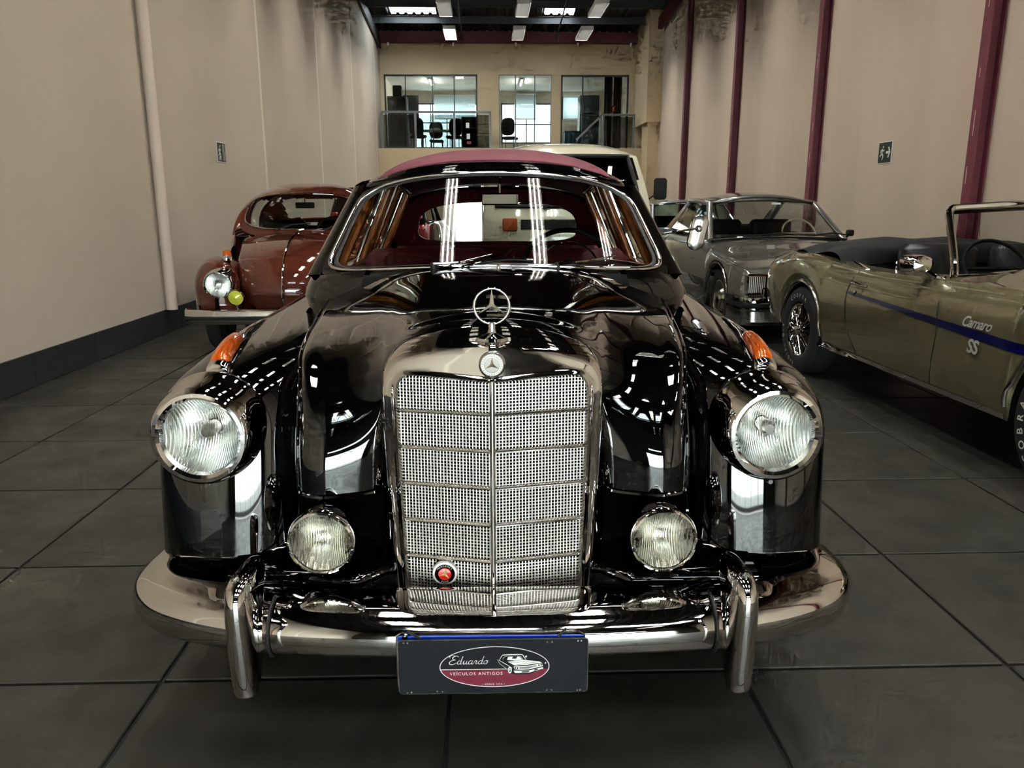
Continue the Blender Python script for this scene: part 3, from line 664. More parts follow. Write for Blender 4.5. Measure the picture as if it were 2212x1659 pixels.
# ---- headlamps --------------------------------------------------------
for s in (-1, 1):
    h = empty('headlamp', (0, 0, 0)); h.parent = car; h['org'] = list(ORG); c = (s * .670 - .009, 0, .738)
    MB().lathe([(.1295, 1.92), (.130, 1.85), (.1325, 1.83), (.1345, 1.822), (.1345, 1.813), (.131, 1.803), (.1275, 1.785), (.1235, 1.757), (.1195, 1.730), (.114, 1.714), (.1065, 1.705), (.098, 1.704), (.091, 1.711), (.0875, 1.726)], 72, c).build('chrome_ring', CH, h, angle=30)
    MB().lathe([(.129, 1.833), (.1325, 1.832)], 72, c).build('gasket', 'black_rubber', h)
    rr = np.linspace(0, .0885, 15); MB().lathe([(max(r, .0004), 1.703 + .020 * (r / .0885) ** 2.2) for r in rr], 64, c).build('lens', 'lens_glass', h)
    MB().lathe([(max(r, .0004), 1.815 - .085 * (r / .092) ** 2) for r in np.linspace(0, .092, 14)], 48, c).build('reflector', 'ribbed_reflector', h)
    MB().lathe([(.0, 1.755), (.012, 1.755), (.018, 1.765), (.018, 1.81)], 20, c).build('bulb_cap', 'chrome_dull', h)
    MB().lathe([(0, 1.722), (.0055, 1.722), (.006, 1.728), (.006, 1.745)], 12, (s * .670 - .009, 0.0, .738 - .121)).build('screw', 'chrome_dull', h)
# ---- fog lamps --------------------------------------------------------
for s in (-1, 1):
    h = empty('fog_lamp', (0, 0, 0)); h.parent = car; h['org'] = list(ORG); c = (s * .381, 0, .532)
    MB().lathe([(.0, 1.70), (.03, 1.695), (.055, 1.675), (.07, 1.645), (.0755, 1.615), (.0755, 1.60)], 48, c).build('lamp_bowl', CH, h)
    MB().lathe([(.0755, 1.606), (.077, 1.598), (.0765, 1.588), (.0735, 1.580), (.0695, 1.578), (.0675, 1.583)], 56, c).build('chrome_rim', CH, h)
    MB().lathe([(max(r, .0004), 1.568 + .015 * (r / .068) ** 2) for r in np.linspace(0, .068, 11)], 48, c).build('lens', 'fog_glass', h)
    MB().lathe([(max(r, .0004), 1.645 - .058 * (r / .067) ** 2) for r in np.linspace(0, .067, 11)], 40, c).build('reflector', 'fog_reflector', h)
    MB().bar((s * .381, 1.64, .46), (s * .381, 1.66, .42), .03, .012).build('bracket', BP, h, flat=True)
# ---- direction indicators on the wing tops ----------------------------
for s in (-1, 1):
    h = empty('indicator', (0, 0, 0)); h.parent = car; h['org'] = list(ORG)
    def loft(rows, name, m):
        R = []
        for x, Y, z, w, hh in rows:
            R.append([(s * (x + w * math.cos(t)), Y, z + hh * max(math.sin(t), -.25)) for t in np.linspace(-.25, math.pi + .25, 17)])
        o = MB(); o.grid(np.array(cr(np.array(R), 40))); o.add(R[0], [tuple(range(17))]); o.build(name, m, h, angle=50)
    zb = .868
    loft([(.672, 1.845, zb - .006, .026, .012), (.675, 1.86, zb, .030, .022), (.685, 1.95, zb + .012, .031, .026), (.70, 2.08, zb + .018, .028, .028), (.715, 2.2, zb + .018, .02, .03), (.735, 2.4, zb + .022, .011, .022), (.755, 2.58, zb + .022, .003, .006)], 'chrome_base', CH)
    loft([(.676, 1.868, zb + .014, .020, .012), (.678, 1.885, zb + .014, .0255, .026), (.685, 1.94, zb + .018, .027, .034), (.694, 2.01, zb + .022, .026, .036), (.703, 2.08, zb + .024, .022, .033), (.708, 2.12, zb + .024, .014, .024)], 'amber_lens', 'amber')
# ---- bumper -----------------------------------------------------------
half = [(0, 1.460), (.15, 1.461), (.30, 1.466), (.45, 1.479), (.58, 1.503), (.70, 1.542), (.795, 1.595), (.855, 1.67), (.874, 1.76), (.868, 1.86), (.855, 1.93)]
P = cr(half, 61); path = np.concatenate([mir(P)[:0:-1], P])
Tn = np.gradient(path, axis=0); Tn /= np.linalg.norm(Tn, axis=1)[:, None]; Nn = np.stack([-Tn[:, 1], Tn[:, 0]], 1)  # inward normal
secb = [(.055, .303), (.030, .304), (.012, .315), (.002, .334), (.0, .354), (.004, .374), (.016, .391), (.038, .404), (.070, .413), (.100, .419), (.108, .415), (.106, .403)]
rows = []
for (x, y), (nx, ny) in zip(path, Nn):
    k = 1.25 - .45 * min(1, (abs(x) / .8) ** 2); zl = .004 * (abs(x) / .8) ** 2
    rows.append([(x + nx * d * k, y + ny * d * k, z + zl) for d, z in cr(secb, 34)])
MB().grid(np.array(rows)).build('front_bumper', CH, car, angle=60)
for s in (-1, 1):
    # rubber-lipped overriders
    R = []
    for z, yf, yb, w in [(.264, 1.42, 1.462, .012), (.267, 1.408, 1.474, .0225), (.282, 1.400, 1.49, .027), (.33, 1.396, 1.51, .029), (.40, 1.394, 1.53, .0305), (.45, 1.394, 1.555, .0315), (.481, 1.398, 1.575, .031), (.502, 1.408, 1.575, .029), (.514, 1.426, 1.565, .022), (.518, 1.452, 1.54, .008)]:
        r = []; yc, hd = (yf + yb) / 2, (yb - yf) / 2
        for t in np.linspace(0, 2 * math.pi, 28, endpoint=False):
            a, b = sup(np.array(t), 2.6); r.append((s * .517 + s * .01 * (z - .4) + w * float(a) * (1 if b < 0 else .82), yc + hd * float(b), z))
        R.append(r)
    o = MB(); o.grid(cr(np.array(R), 48), cv=True); o.add(R[0], [tuple(range(28))]); o.add(R[-1], [tuple(range(28))]); o.build('overrider', CH, car, angle=50)
    P = cr([(.055, .300), (.030, .301), (.010, .313), (-.002, .333), (-.004, .354), (.0, .376), (.013, .395), (.036, .409), (.070, .419)], 24)
    for xx in (.482,):
        MB().tube([(s * xx, 1.485 + d, z) for d, z in P], .004, 6).build('rubber_gasket', 'black_rubber', car)
# ---- number plate ------------------------------------------------------
MB().cbox((-.004, 1.443, .3225), (.392, .004, .130), .002).build('number_plate', 'plate_blue', car, flat=True)
MB().tube([(-.2, 1.445, .27), (-.2, 1.445, .386), (-.19, 1.445, .392), (.18, 1.445, .392), (.19, 1.445, .386), (.19, 1.445, .27)], .0035, 6).build('plate_frame', 'chrome_dull', car)
MB().lathe([(0, 1.437), (.006, 1.438), (.007, 1.444)], 14, (-.183, 0, .3845)).build('plate_screw', 'chrome_dull', car)

# ---- windscreen -------------------------------------------------------
def Wp(u, v):
    a = (u * .688, 2.968 + .072 * u * u + .055 * u ** 4, 1.030 - .036 * u * u); b = (u * .562, 3.335 + .060 * u * u + .045 * u ** 4, 1.392 - .052 * u * u)
    return np.array([a[i] + (b[i] - a[i]) * v for i in range(3)])
def Wo(t, r):
    c_, s_ = math.cos(t), math.sin(t); n = 5.0 if s_ > 0 else 9.0
    q = (abs(c_) ** n + abs(s_) ** n) ** (-1 / n); return Wp(c_ * q * r, .5 + .5 * s_ * q * r)
th = np.linspace(0, 2 * math.pi, 160, endpoint=False)
rows = []
for b_ in np.concatenate([-1 + .06 * (1 - np.cos(np.linspace(0, math.pi / 2, 7)))[:-1], np.linspace(-.94, .86, 25), 1 - .14 * (1 - np.cos(np.linspace(math.pi / 2, 0, 9)))[1:]]):
    n = 5.0 if b_ > 0 else 9.0; L_ = max(1 - abs(b_) ** n, 1e-5) ** (1 / n)
    rows.append([Wp(a_ * L_ * .985, .5 + .5 * b_ * .985) for a_ in np.linspace(-1, 1, 41)])
MB().grid(np.array(rows)).build('windscreen', 'shield_glass', car, angle=80)
MB().tube([Wo(t, .995) + np.array([0, -.006, .004]) for t in th], .0095, 10, closed=True).build('windscreen_trim', CH, car)
MB().tube([Wo(t, .962) + np.array([0, -.002, .002]) for t in th], .009, 8, closed=True, flat=.5).build('windscreen_seal', 'black_rubber', car)
MB().grid(np.array([[Wo(t, r) + np.array([0, -.002 + .10 * max(0, r - 1.03) * (1 + math.cos(t) ** 2), 0]) for t in th] for r in (.985, 1.02, 1.05, 1.08)]), cv=True).build('windscreen_surround', BP, car, angle=60)
# scuttle closing the corner between windscreen foot, bonnet and wing
for s in (-1, 1):
    MB().grid(net([[(s * x, y, z) for x, y, z in r_] for r_ in (
        [(.50, 3.00, 1.018), (.62, 3.04, 1.004), (.70, 3.10, .99), (.733, 3.18, 1.0), (.752, 3.27, 1.02), (.757, 3.38, 1.0), (.76, 3.5, .985)],
        [(.51, 2.98, .99), (.63, 3.015, .972), (.725, 3.085, .957), (.77, 3.18, .952), (.787, 3.28, .955), (.795, 3.38, .957), (.80, 3.5, .957)],
        [(.52, 2.965, .94), (.65, 2.99, .90), (.75, 3.05, .875), (.80, 3.17, .868), (.825, 3.28, .868), (.835, 3.38, .868), (.84, 3.5, .868)])], 14, 28)).build('scuttle', BP, car, angle=70)
# ---- roof, pillars, rear ----------------------------------------------
def roofz(x, Y):
    zc = pl(Y, [(3.40, 1.418), (3.55, 1.458), (3.8, 1.497), (4.2, 1.525), (4.6, 1.52), (5.0, 1.48), (5.3, 1.41)]); zr = pl(Y, [(3.40, 1.33), (3.6, 1.355), (3.9, 1.385), (4.3, 1.395), (4.8, 1.38), (5.3, 1.31)])
    return zr + (zc - zr) * (1 - min(1, abs(x) / .60) ** 2.6)
us = np.linspace(-1, 1, 41); rows = [[Wp(u, 1.0) + np.array([0, .0, 0]) for u in us], [Wp(u, 1.05) + np.array([0, .005, 0]) for u in us]]
for Y in np.linspace(3.46, 5.3, 34):
    Yo = lambda u: Y + (.13 * u * u * max(0, (3.75 - Y) / .3) if Y < 3.75 else 0)
    rows.append([(u * .60, Yo(u), roofz(u * .60, Y)) for u in us])
MB().grid(np.array(rows)).build('roof', BP, car, angle=60, thick=.02)
rows = []
for Y in np.linspace(3.535, 4.75, 26):
    k = min(1, (Y - 3.535) / .05)
    rows.append([(x, Y + .10 * (x / .55) ** 2 * max(0, (3.9 - Y) / .35), roofz(x, Y) + .004 + .014 * k * (1 - abs(x / .535) ** 10)) for x in np.linspace(-.535, .535, 41)])
R = np.array(rows); o = MB(); o.grid(R)
F = R[0].copy(); F[:, 2] -= .03; o.grid(np.stack([F, R[0]])); o.build('fabric_sunroof', 'burgundy_cloth', car, angle=60)
MB().tube([tuple(p + np.array([0, -.003, -.004])) for p in R[0]], .006, 8).build('sunroof_welt', 'burgundy_cloth', car)
def belt(Y): return pl(Y, [(3.2, .752), (3.6, .765), (4.2, .775), (5.0, .77), (5.6, .72)]), pl(Y, [(3.2, .955), (3.6, .965), (4.4, .975), (5.2, .965), (5.6, .95)])
def rail(Y): return .605, roofz(.6, Y) - .012
for s in (-1, 1):
    # A pillar: from the windscreen side edge round to the door-window frame
    rows = []
    for v in np.linspace(.0, 1.04, 14):
        a = Wp(1.02, v); b = Wp(1.09, v); c_ = (.762 + (.612 - .762) * v, 3.28 + .36 * v, .965 + .39 * v); d_ = (.755 + (.60 - .755) * v, 3.40 + .36 * v, .965 + .39 * v)
        rows.append(cr([(a[0], a[1], a[2]), (b[0] + .012, b[1] + .01, b[2]), c_, d_], 10) * np.array([s, 1, 1]))
    MB().grid(np.array(rows)).build('front_pillar', BP, car, angle=60)
    MB().tube([(s * (.772 + (.618 - .772) * v), 3.31 + .36 * v, .955 + .405 * v) for v in np.linspace(-.02, 1, 9)] + [(s * .613, Y, roofz(.6, Y) - .004) for Y in (3.8, 4.2, 4.7, 5.2)], .0065, 6).build('drip_rail', CH, car)
    for y0, y1, nm in ((4.28, 4.40, 'centre_pillar'), (5.02, 5.16, 'rear_pillar')):
        rows = [[(s * (belt(y)[0] + (rail(y)[0] - belt(y)[0]) * v), y + .10 * v * (nm == 'rear_pillar') * 0, belt(y)[1] + (rail(y)[1] - belt(y)[1]) * v) for v in np.linspace(0, 1, 6)] for y in (y0, y1)]
        MB().grid(np.array(rows)).build(nm, BP, car, thick=.03, angle=60)
    for y0, y1 in ((3.42, 4.28), (4.40, 5.02)):
        rows = []
        for v in np.linspace(0, 1, 5):
            yy0 = y0 + (.36 * v if y0 < 3.5 else 0)
            rows.append([(s * (belt(y)[0] - .012 + (rail(y)[0] - belt(y)[0]) * v), y, belt(y)[1] + (rail(y)[1] - belt(y)[1]) * v) for y in np.linspace(yy0, y1, 5)])
        MB().grid(np.array(rows)).build('side_window', 'clear_glass', car)
        # chrome and wood window frames
        fr = [rows[0][0], rows[0][-1], rows[-1][-1], rows[-1][0]]
        MB().tube(fr + [fr[0]], .009, 6).build('window_frame', CH, car)
        wd = [(p[0] - s * .035, p[1] + (.03 if k in (0, 3) else -.03), p[2]) for k, p in enumerate(fr)]
        MB().tube(wd + [wd[0]], .021, 8).build('wood_garnish', 'wood_trim', car)
    # wood strip on the inside of the screen pillar
    MB().tube([(s * (.668 - .128 * v), 3.33 + .24 * v, 1.0 + .355 * v) for v in np.linspace(0, 1, 8)], .020, 8).build('pillar_garnish', 'wood_trim', car)
    MB().tube([(s * (.688 - .128 * v), 3.46 + .24 * v, .99 + .365 * v) for v in np.linspace(0, 1, 8)], .011, 8).build('quarter_light_frame', CH, car)
    # doors and rear wing
    def side(y0, y1, n):
        rows = []
        for Y in np.linspace(y0, y1, n):
            bx, bz = belt(Y); d = Y - 5.09
            xo = pl(Y, [(3.3, .853), (4.2, .865), (5.2, .868), (5.8, .82), (6.15, .70)])
            zb = max(.26, .33 + math.sqrt(max(.36 ** 2 - d * d, 0))) if abs(d) < .36 else .26
            rows.append([(s * x, Y, max(z, zb) if z < .8 else z) for x, z in cr([(xo * .96, zb), (xo * .99, .42 if zb < .4 else zb + .02), (xo, .62 if zb < .6 else zb + .04), (xo * .995, .78), (xo * .97, .88), ((bx + xo) / 2, .935), (bx, bz)], 22)])
        return np.array(rows)
    MB().grid(side(3.42, 4.335, 20)).build('front_door', BP, car, angle=60); MB().grid(side(4.345, 5.0, 16)).build('rear_door', BP, car, angle=60); MB().grid(side(5.01, 6.15, 40)).build('rear_wing', BP, car, angle=60)
    MB().tube([(s * .868, Y, .66) for Y in (2.7, 3.4, 4.2, 5.0)], .008, 6).build('side_trim', CH, car)
# boot and rear screen
def Rp(u, v): return np.array([u * (.70 - .12 * v), 5.50 - .26 * u * u - .25 * v, .965 + .40 * v - .02 * u * u])
def Ro(t, ru, rv):
    c_, s_ = sup(np.array(t), 3.4); return Rp(float(c_) * ru, .46 + .5 * float(s_) * rv)
MB().grid(np.array([[Ro(t, a, b) for t in th] for a, b in ((.82, .70), (.9, .82), (1.0, 1.08), (1.08, 1.16))]), cv=True).build('rear_screen_surround', BP, car, angle=60)
MB().grid(np.array([[Ro(t, a, b) + np.array([0, -.03, 0]) for t in th] for a, b in ((.81, .69), (.92, .85), (1.02, 1.1))]), cv=True).build('rear_lining', 'burgundy_trim', car)
MB().grid(np.array([[Ro(t, r * .825, r * .705) for t in th] for r in (.001, .5, 1)]), cv=True).build('rear_screen', 'clear_glass', car)
MB().tube([Ro(t, .82, .70) + np.array([0, .004, 0]) for t in th], .008, 6, closed=True).build('rear_screen_trim', CH, car)
MB().grid(net([[(x * w, Y, z - dz * abs(x) ** 2.2) for x in np.linspace(-1, 1, 9)] for Y, z, w, dz in ((5.3, .985, .75, .04), (5.6, .975, .76, .05), (5.9, .93, .74, .06), (6.1, .82, .70, .05), (6.17, .62, .68, .02), (6.17, .38, .66, 0))], 24, 33)).build('boot_lid', BP, car, angle=60)
for s in (-1, 1): MB().lathe([(.0, 0), (.045, 0), (.05, -.02), (.05, -.05)], 20, (s * .66, 6.2, .66), sx=.7).build('tail_lamp', 'red_lens', car)
P = cr([(-.80, 5.95), (-.74, 6.16), (-.4, 6.27), (0, 6.29), (.4, 6.27), (.74, 6.16), (.80, 5.95)], 40)
MB().grid(np.array([[(x, y + d, z) for d, z in ((-.05, .50), (.0, .495), (.02, .45), (.0, .40), (-.05, .40))] for x, y in P])).build('rear_bumper', CH, car)
# ---- interior ----------------------------------------------------------
rows = [[(x, Y, roofz(x, Y) - .035) for x in np.linspace(-.57, .57, 21)] for Y in np.linspace(3.5, 5.2, 12)]
MB().grid(np.array(rows)).build('headlining', 'burgundy_trim', car)
MB().grid(net([[(x, 3.12 + .18 * abs(x), .93), (x, 3.22 + .12 * abs(x), 1.0), (x, 3.40, 1.0), (x, 3.46, .95), (x, 3.46, .75)] for x in np.linspace(-.68, .68, 9)], 25, 21)).build('dashboard', 'matte_black', car)
for s in (-1, 1):
    mb = MB(); mb.cbox((s * .36, 4.10, .78), (.66, .17, .52), .05); mb.cbox((s * .36, 3.85, .50), (.66, .5, .2), .05); mb.build('front_seat', 'burgundy_trim', car, angle=50)
mb = MB(); mb.cbox((0, 4.98, .78), (1.36, .18, .46), .05); mb.cbox((0, 4.72, .50), (1.36, .45, .2), .05); mb.build('rear_bench', 'burgundy_trim', car, angle=50)
MB().box((0, 5.22, .955), (1.3, .36, .02)).build('parcel_shelf', 'burgundy_trim', car, flat=True)
sw = empty('steering_wheel', (0, 0, 0)); sw.parent = car; sw['org'] = list(ORG)
Tm = Matrix.Translation((.335, 3.56, .985)) @ Matrix.Rotation(math.radians(-38), 4, 'X')
o = MB(); o.T = Tm; o.tube([(.205 * math.cos(t), 0, .205 * math.sin(t)) for t in np.linspace(0, 2 * math.pi, 48, endpoint=False)], .0115, 10, closed=True); o.build('rim', 'matte_black', sw)
o = MB(); o.T = Tm; o.tube([(.13 * math.cos(t), -.01, .13 * math.sin(t)) for t in np.linspace(math.pi * .08, math.pi * .92, 24)], .0045, 8); o.build('horn_ring', CH, sw)
o = MB(); o.T = Tm; o.lathe([(0, -.02), (.03, -.02), (.038, .0), (.038, .03)], 20); o.bar((-.2, 0, 0), (.2, 0, 0), .022, .012); o.bar((0, 0, 0), (0, 0, -.2), .022, .012); o.build('hub', 'matte_black', sw)
im = empty('interior_mirror', (0, 0, 0)); im.parent = car; im['org'] = list(ORG)
o = MB(); o.T = Matrix.Translation((.018, 3.36, 1.286)) @ Matrix.Rotation(-.30, 4, 'Z') @ Matrix.Rotation(-.04, 4, 'X'); o.cbox((0, 0, 0), (.160, .018, .050), .006); o.build('mirror_housing', CH, im, angle=30)
MB().tube([(.018, 3.37, 1.295), (.018, 3.375, 1.345), (.018, 3.385, 1.375)], .005, 8).build('mirror_stem', CH, im); MB().cbox((.018, 3.39, 1.378), (.05, .02, .008), .002).build('mirror_foot', CH, im)
# ---- exterior mirror on the right-hand door -----------------------------
em = empty('door_mirror', (0, 0, 0)); em.parent = car; em['org'] = list(ORG)
c = np.array([.868, 3.35, 1.146]); o = MB(); o.T = Matrix.Translation(tuple(c)) @ Matrix.Rotation(math.radians(12), 4, 'Y') @ Matrix.Rotation(math.radians(-4), 4, 'Z')
def caps(w, h, n=32): return [(w * math.cos(t), (h - w) * (1 if math.sin(t) > 0 else -1) + w * math.sin(t)) for t in np.linspace(0, 2 * math.pi, n, endpoint=False)]
o.grid(np.array([[(a, y, b) for a, b in caps(w, h)] for w, h, y in ((.002, .045, -.006), (.02, .06, -.005), (.033, .073, -.001), (.0375, .0775, .006), (.0375, .0775, .014))]), cv=True); o.build('mirror_shell', 'chrome_dull', em)
o = MB(); o.T = Matrix.Translation(tuple(c)) @ Matrix.Rotation(math.radians(12), 4, 'Y') @ Matrix.Rotation(math.radians(-4), 4, 'Z'); o.add([(a * .96, .0142, b * .96) for a, b in caps(.0375, .0775)], [tuple(range(32))]); o.build('mirror_glass', 'reflector', em)
o = MB(); o.T = Matrix.Translation((.869, 3.348, 1.162)); o.lathe([(0, -.022), (.006, -.021), (.013, -.012), (.016, -.004), (.016, 0)], 16); o.build('ball_joint', CH, em)
MB().tube(cr([(.745, 3.44, 1.140), (.80, 3.37, 1.152), (.866, 3.333, 1.164)], 12), .0048, 8).build('mirror_arm', CH, em)
# ---- wipers -------------------------------------------------------------
for nm, piv, elbow, tip, bl in (('wiper', (-.235, 2.955, 1.028), (-.13, 2.968, 1.050), (-.01, 2.985, 1.077), [(-.13, 2.962, 1.030), (-.06, 2.968, 1.048), (.05, 2.97, 1.062), (.145, 2.975, 1.057)]), ('wiper', (.24, 2.975, 1.026), (.34, 2.992, 1.050), (.47, 3.05, 1.066), [(.37, 3.0, 1.052), (.45, 3.045, 1.048), (.53, 3.09, 1.036), (.60, 3.13, 1.022)])):
    r = empty(nm, (0, 0, 0)); r.parent = car; r['org'] = list(ORG)
    MB().lathe([(0, .022), (.010, .022), (.013, .014), (.014, -.01)], 14, piv, 'Z').build('pivot', 'black_rubber', r)
    MB().tube(cr([(piv[0], piv[1] - .008, piv[2] + .016), elbow, tip], 14), np.linspace(.006, .0034, 14), 8).build('arm', CH, r)
    B = cr([(a, b - .014, c_ + .004) for a, b, c_ in bl], 20); MB().tube(B, .0035, 6).build('blade_bow', CH, r); MB().tube([(a, b + .006, c_ - .008) for a, b, c_ in B], .003, 6).build('rubber_blade', 'black_rubber', r)
MB().lathe([(0, .012), (.006, .010), (.008, .004), (.008, -.004)], 14, (.012, 2.90, 1.034), 'Z').build('washer_jet', CH, car)
# ---- wheels ---------------------------------------------------------------
def wheel(parent, x, y, r, w, s, hub='chrome_dull', rim='black_rubber', rr=None, dish=.02):
    rr = rr or r * .62
    q = empty('wheel', (0, 0, 0)); q.parent = parent; q['org'] = parent['org']
    MB().lathe([(rr, x - w * .42), (rr + .02, x - w * .5), (r - .05, x - w * .52), (r - .015, x - w * .46), (r, x - w * .36), (r, x + w * .36), (r - .015, x + w * .46), (r - .05, x + w * .52), (rr + .02, x + w * .5), (rr, x + w * .42)], 48, (0, y, r), 'X').build('tyre', 'tyre_rubber', q)
    xo = x + s * w * .40
    MB().lathe([(rr + .004, xo + s * .012), (rr - .012, xo + s * .014), (rr - .03, xo - s * .01), (rr * .7, xo - s * .02), (rr * .55, xo + s * dish), (.0, xo + s * (dish + .012))], 40, (0, y, r), 'X').build('rim', rim, q)
    MB().lathe([(rr * .5, xo + s * dish), (rr * .4, xo + s * (dish + .02)), (0, xo + s * (dish + .03))], 28, (0, y, r), 'X').build('hubcap', hub, q)
    return q
for s in (-1, 1):
    for Y in (AX, 5.09): wheel(car, s * .715, Y, .325, .18, s)

# ================================================================ DEALER SIGN strapped over the number plate
sg = empty('dealer_sign', (.004, 1.43, .26), math.radians(-.5), org=(0, 0, 0)); tag(sg, 'black dealer name plate with oval car logo strapped below the bumper', 'sign')
def rrect(w, h, r, cz=0): 
    P = []
    for cx, cz_, a0 in ((w / 2 - r, h / 2 - r, 0), (-w / 2 + r, h / 2 - r, 90), (-w / 2 + r, -h / 2 + r, 180), (w / 2 - r, -h / 2 + r, 270)):
        for k in range(5): a = math.radians(a0 + 22.5 * k); P.append((cx + r * math.cos(a), cz + cz_ + r * math.sin(a)))
    return P
MB().prism(rrect(.396, .1265, .008, .0635), -.0015, .0015).build('sign_plate', 'sign_black', sg, flat=True)
o = MB(); a, b = np.array(rrect(.396, .1265, .008, .0635)), np.array(rrect(.3935, .124, .007, .0635)); o.grid(np.stack([np.stack([a[:, 0], np.full(20, -.0018), a[:, 1]], 1), np.stack([b[:, 0], np.full(20, -.0018), b[:, 1]], 1)]), cv=True); o.build('sign_edge', 'chrome_dull', sg, flat=True)
ec = (-.0005 + .003, .063); ea, eb = .1145, .0475
t = np.linspace(0, 2 * math.pi, 72, endpoint=False)
o = MB(); o.grid(np.array([[(ec[0] + (ea + d) * math.cos(q), -.0022, ec[1] + (eb + d) * math.sin(q)) for q in t] for d in (0, -.0016)]), cv=True); o.build('oval_outline', 'sign_white', sg, flat=True)
zl = ec[1] - .006; a0 = math.asin((zl - ec[1]) / (eb - .0014))
q = np.linspace(math.pi - a0, 2 * math.pi + a0, 40)
o = MB(); o.add([(ec[0] + (ea - .0018) * math.cos(x), -.0020, ec[1] + (eb - .0018) * math.sin(x)) for x in q], [tuple(range(40))]); o.build('oval_lower_field', 'sign_red', sg, flat=True)
MB().box((ec[0] - .04, -.0022, zl + .0006), (.148, .0004, .0013)).build('oval_divider', 'sign_white', sg, flat=True)
def put(mb, txt, size, x, z, y=-.0026, **k):
    V, F = text_geo(txt, size, **k); mb.add([(x + a, y - c_, z + b) for a, b, c_ in V], F)
o = MB(); put(o, 'VE\u00cdCULOS ANTIGOS', .0098, -.036, .0475, space=1.28); o.build('lettering', 'sign_white', sg, flat=True, fix=False)
o = MB(); put(o, '\u2022 DESDE 1974 \u2022', .0058, .0, .0225, space=1.25); o.build('small_lettering', 'sign_white', sg, flat=True, fix=False)
# handwritten word in flowing strokes
o = MB(); z0 = .070; x0 = -.093; u = .0098
def S(pts, w=None): ribbon(o, [(x0 + (a + .28 * b) * u, z0 + b * u) for a, b in pts], w or [.0005, .0014, .0006], -.0026)
S([(1.7, 1.75), (1.2, 2.0), (.55, 1.75), (.6, 1.25), (1.15, 1.05), (.5, .95), (.05, .5), (.3, .05), (.95, 0), (1.6, .4)], [.0008, .0018, .001, .0018, .001]); S([(.0, 1.5), (-.3, 1.75), (.1, 2.1), (.8, 2.1)], [.0005, .001, .0006])
def letter_d(x): S([(x + .75, .75), (x + .35, .9), (x, .45), (x + .25, .02), (x + .65, .3), (x + .8, .8)]); S([(x + .8, 1.9), (x + .72, .9), (x + .72, .2), (x + .9, .02), (x + 1.15, .3)], [.0012, .0012, .0005])
letter_d(1.75)
S([(2.9, .3), (3.1, .85), (3.05, .3), (3.2, .02), (3.55, .3), (3.7, .85)]); S([(3.7, .88), (3.65, .25), (3.85, .02), (4.1, .3)])
S([(4.85, .75), (4.45, .9), (4.1, .45), (4.35, .02), (4.75, .3), (4.9, .8)]); S([(4.9, .88), (4.82, .25), (5.0, .02), (5.25, .3)])
S([(5.25, .3), (5.45, .9), (5.6, .78), (5.8, .8), (5.72, .3), (5.85, .02), (6.1, .3)])
letter_d(6.2)
S([(7.75, .85), (7.4, .7), (7.4, .15), (7.75, .02), (8.1, .4), (7.95, .82), (7.75, .85), (8.0, .7), (8.35, .75)])
o.build('script_lettering', 'sign_white', sg, flat=True, fix=False)
# little line-drawn saloon on the oval
def PX(X, Y): return ((X - 1035) * .000237, (1605 - Y) * .0002875)
def area(mb_, P, y): mb_.add([(PX(*p)[0], y, PX(*p)[1]) for p in P], [tuple(range(len(P)))])
def stroke(mb_, P, w_, y, n=None): ribbon(mb_, [PX(*p) for p in P], w_, y, n or max(4, 3 * len(P)))
o = MB()
area(o, [(1068, 1325), (1100, 1318), (1160, 1345), (1300, 1330), (1330, 1335), (1440, 1345), (1478, 1362), (1478, 1405), (1350, 1450), (1225, 1450), (1175, 1440), (1150, 1400), (1090, 1360)], -.0023); o.build('car_drawing_body', 'sign_black', sg, flat=True, fix=False)
o = MB(); yw = -.0027
stroke(o, [(1088, 1330), (1112, 1296), (1130, 1290), (1210, 1287), (1285, 1289), (1305, 1310), (1322, 1331)], [.0008, .0016, .0020, .0016, .0008], yw); stroke(o, [(1118, 1326), (1138, 1302), (1210, 1298), (1268, 1300), (1296, 1330)], .0006, yw)
area(o, [(1155, 1330), (1165, 1306), (1205, 1304), (1200, 1320), (1235, 1322), (1245, 1304), (1266, 1305), (1290, 1329), (1230, 1336)], yw)
area(o, [(1160, 1344), (1210, 1340), (1300, 1331), (1440, 1346), (1462, 1356), (1330, 1372), (1225, 1378), (1195, 1362)], yw)
stroke(o, [(1070, 1328), (1095, 1338), (1140, 1362), (1180, 1385), (1200, 1398)], [.0006, .0012, .0006], yw); stroke(o, [(1075, 1340), (1095, 1362), (1140, 1395), (1150, 1405)], .0005, yw)
area(o, [(1213, 1384), (1280, 1384), (1340, 1380), (1462, 1360), (1470, 1384), (1345, 1410), (1280, 1412), (1222, 1408)], yw)
area(o, [(1212, 1418), (1345, 1420), (1472, 1392), (1474, 1404), (1350, 1436), (1226, 1438)], yw)
for r0_, r1_ in ((.0030, .0050), (.0, .0012)):
    c_ = PX(1180, 1412); o.grid(np.array([[(c_[0] + r_ * .8 * math.cos(q_), yw, c_[1] + r_ * 1.6 * math.sin(q_)) for q_ in np.linspace(0, 2 * math.pi, 20, endpoint=False)] for r_ in (r0_, r1_)]), cv=True)
area(o, [(1312, 1300), (1330, 1296), (1330, 1310), (1316, 1314)], yw); o.build('car_drawing', 'sign_white', sg, flat=True, fix=False)
o = MB(); yw = -.0030
area(o, [(1262, 1390), (1345, 1386), (1415, 1374), (1418, 1384), (1345, 1402), (1266, 1404)], yw)
for X_, Y_ in ((1228, 1396), (1248, 1397), (1436, 1376), (1456, 1371)): area(o, [(X_ - 6, Y_ - 7), (X_ + 6, Y_ - 7), (X_ + 6, Y_ + 7), (X_ - 6, Y_ + 7)], yw)
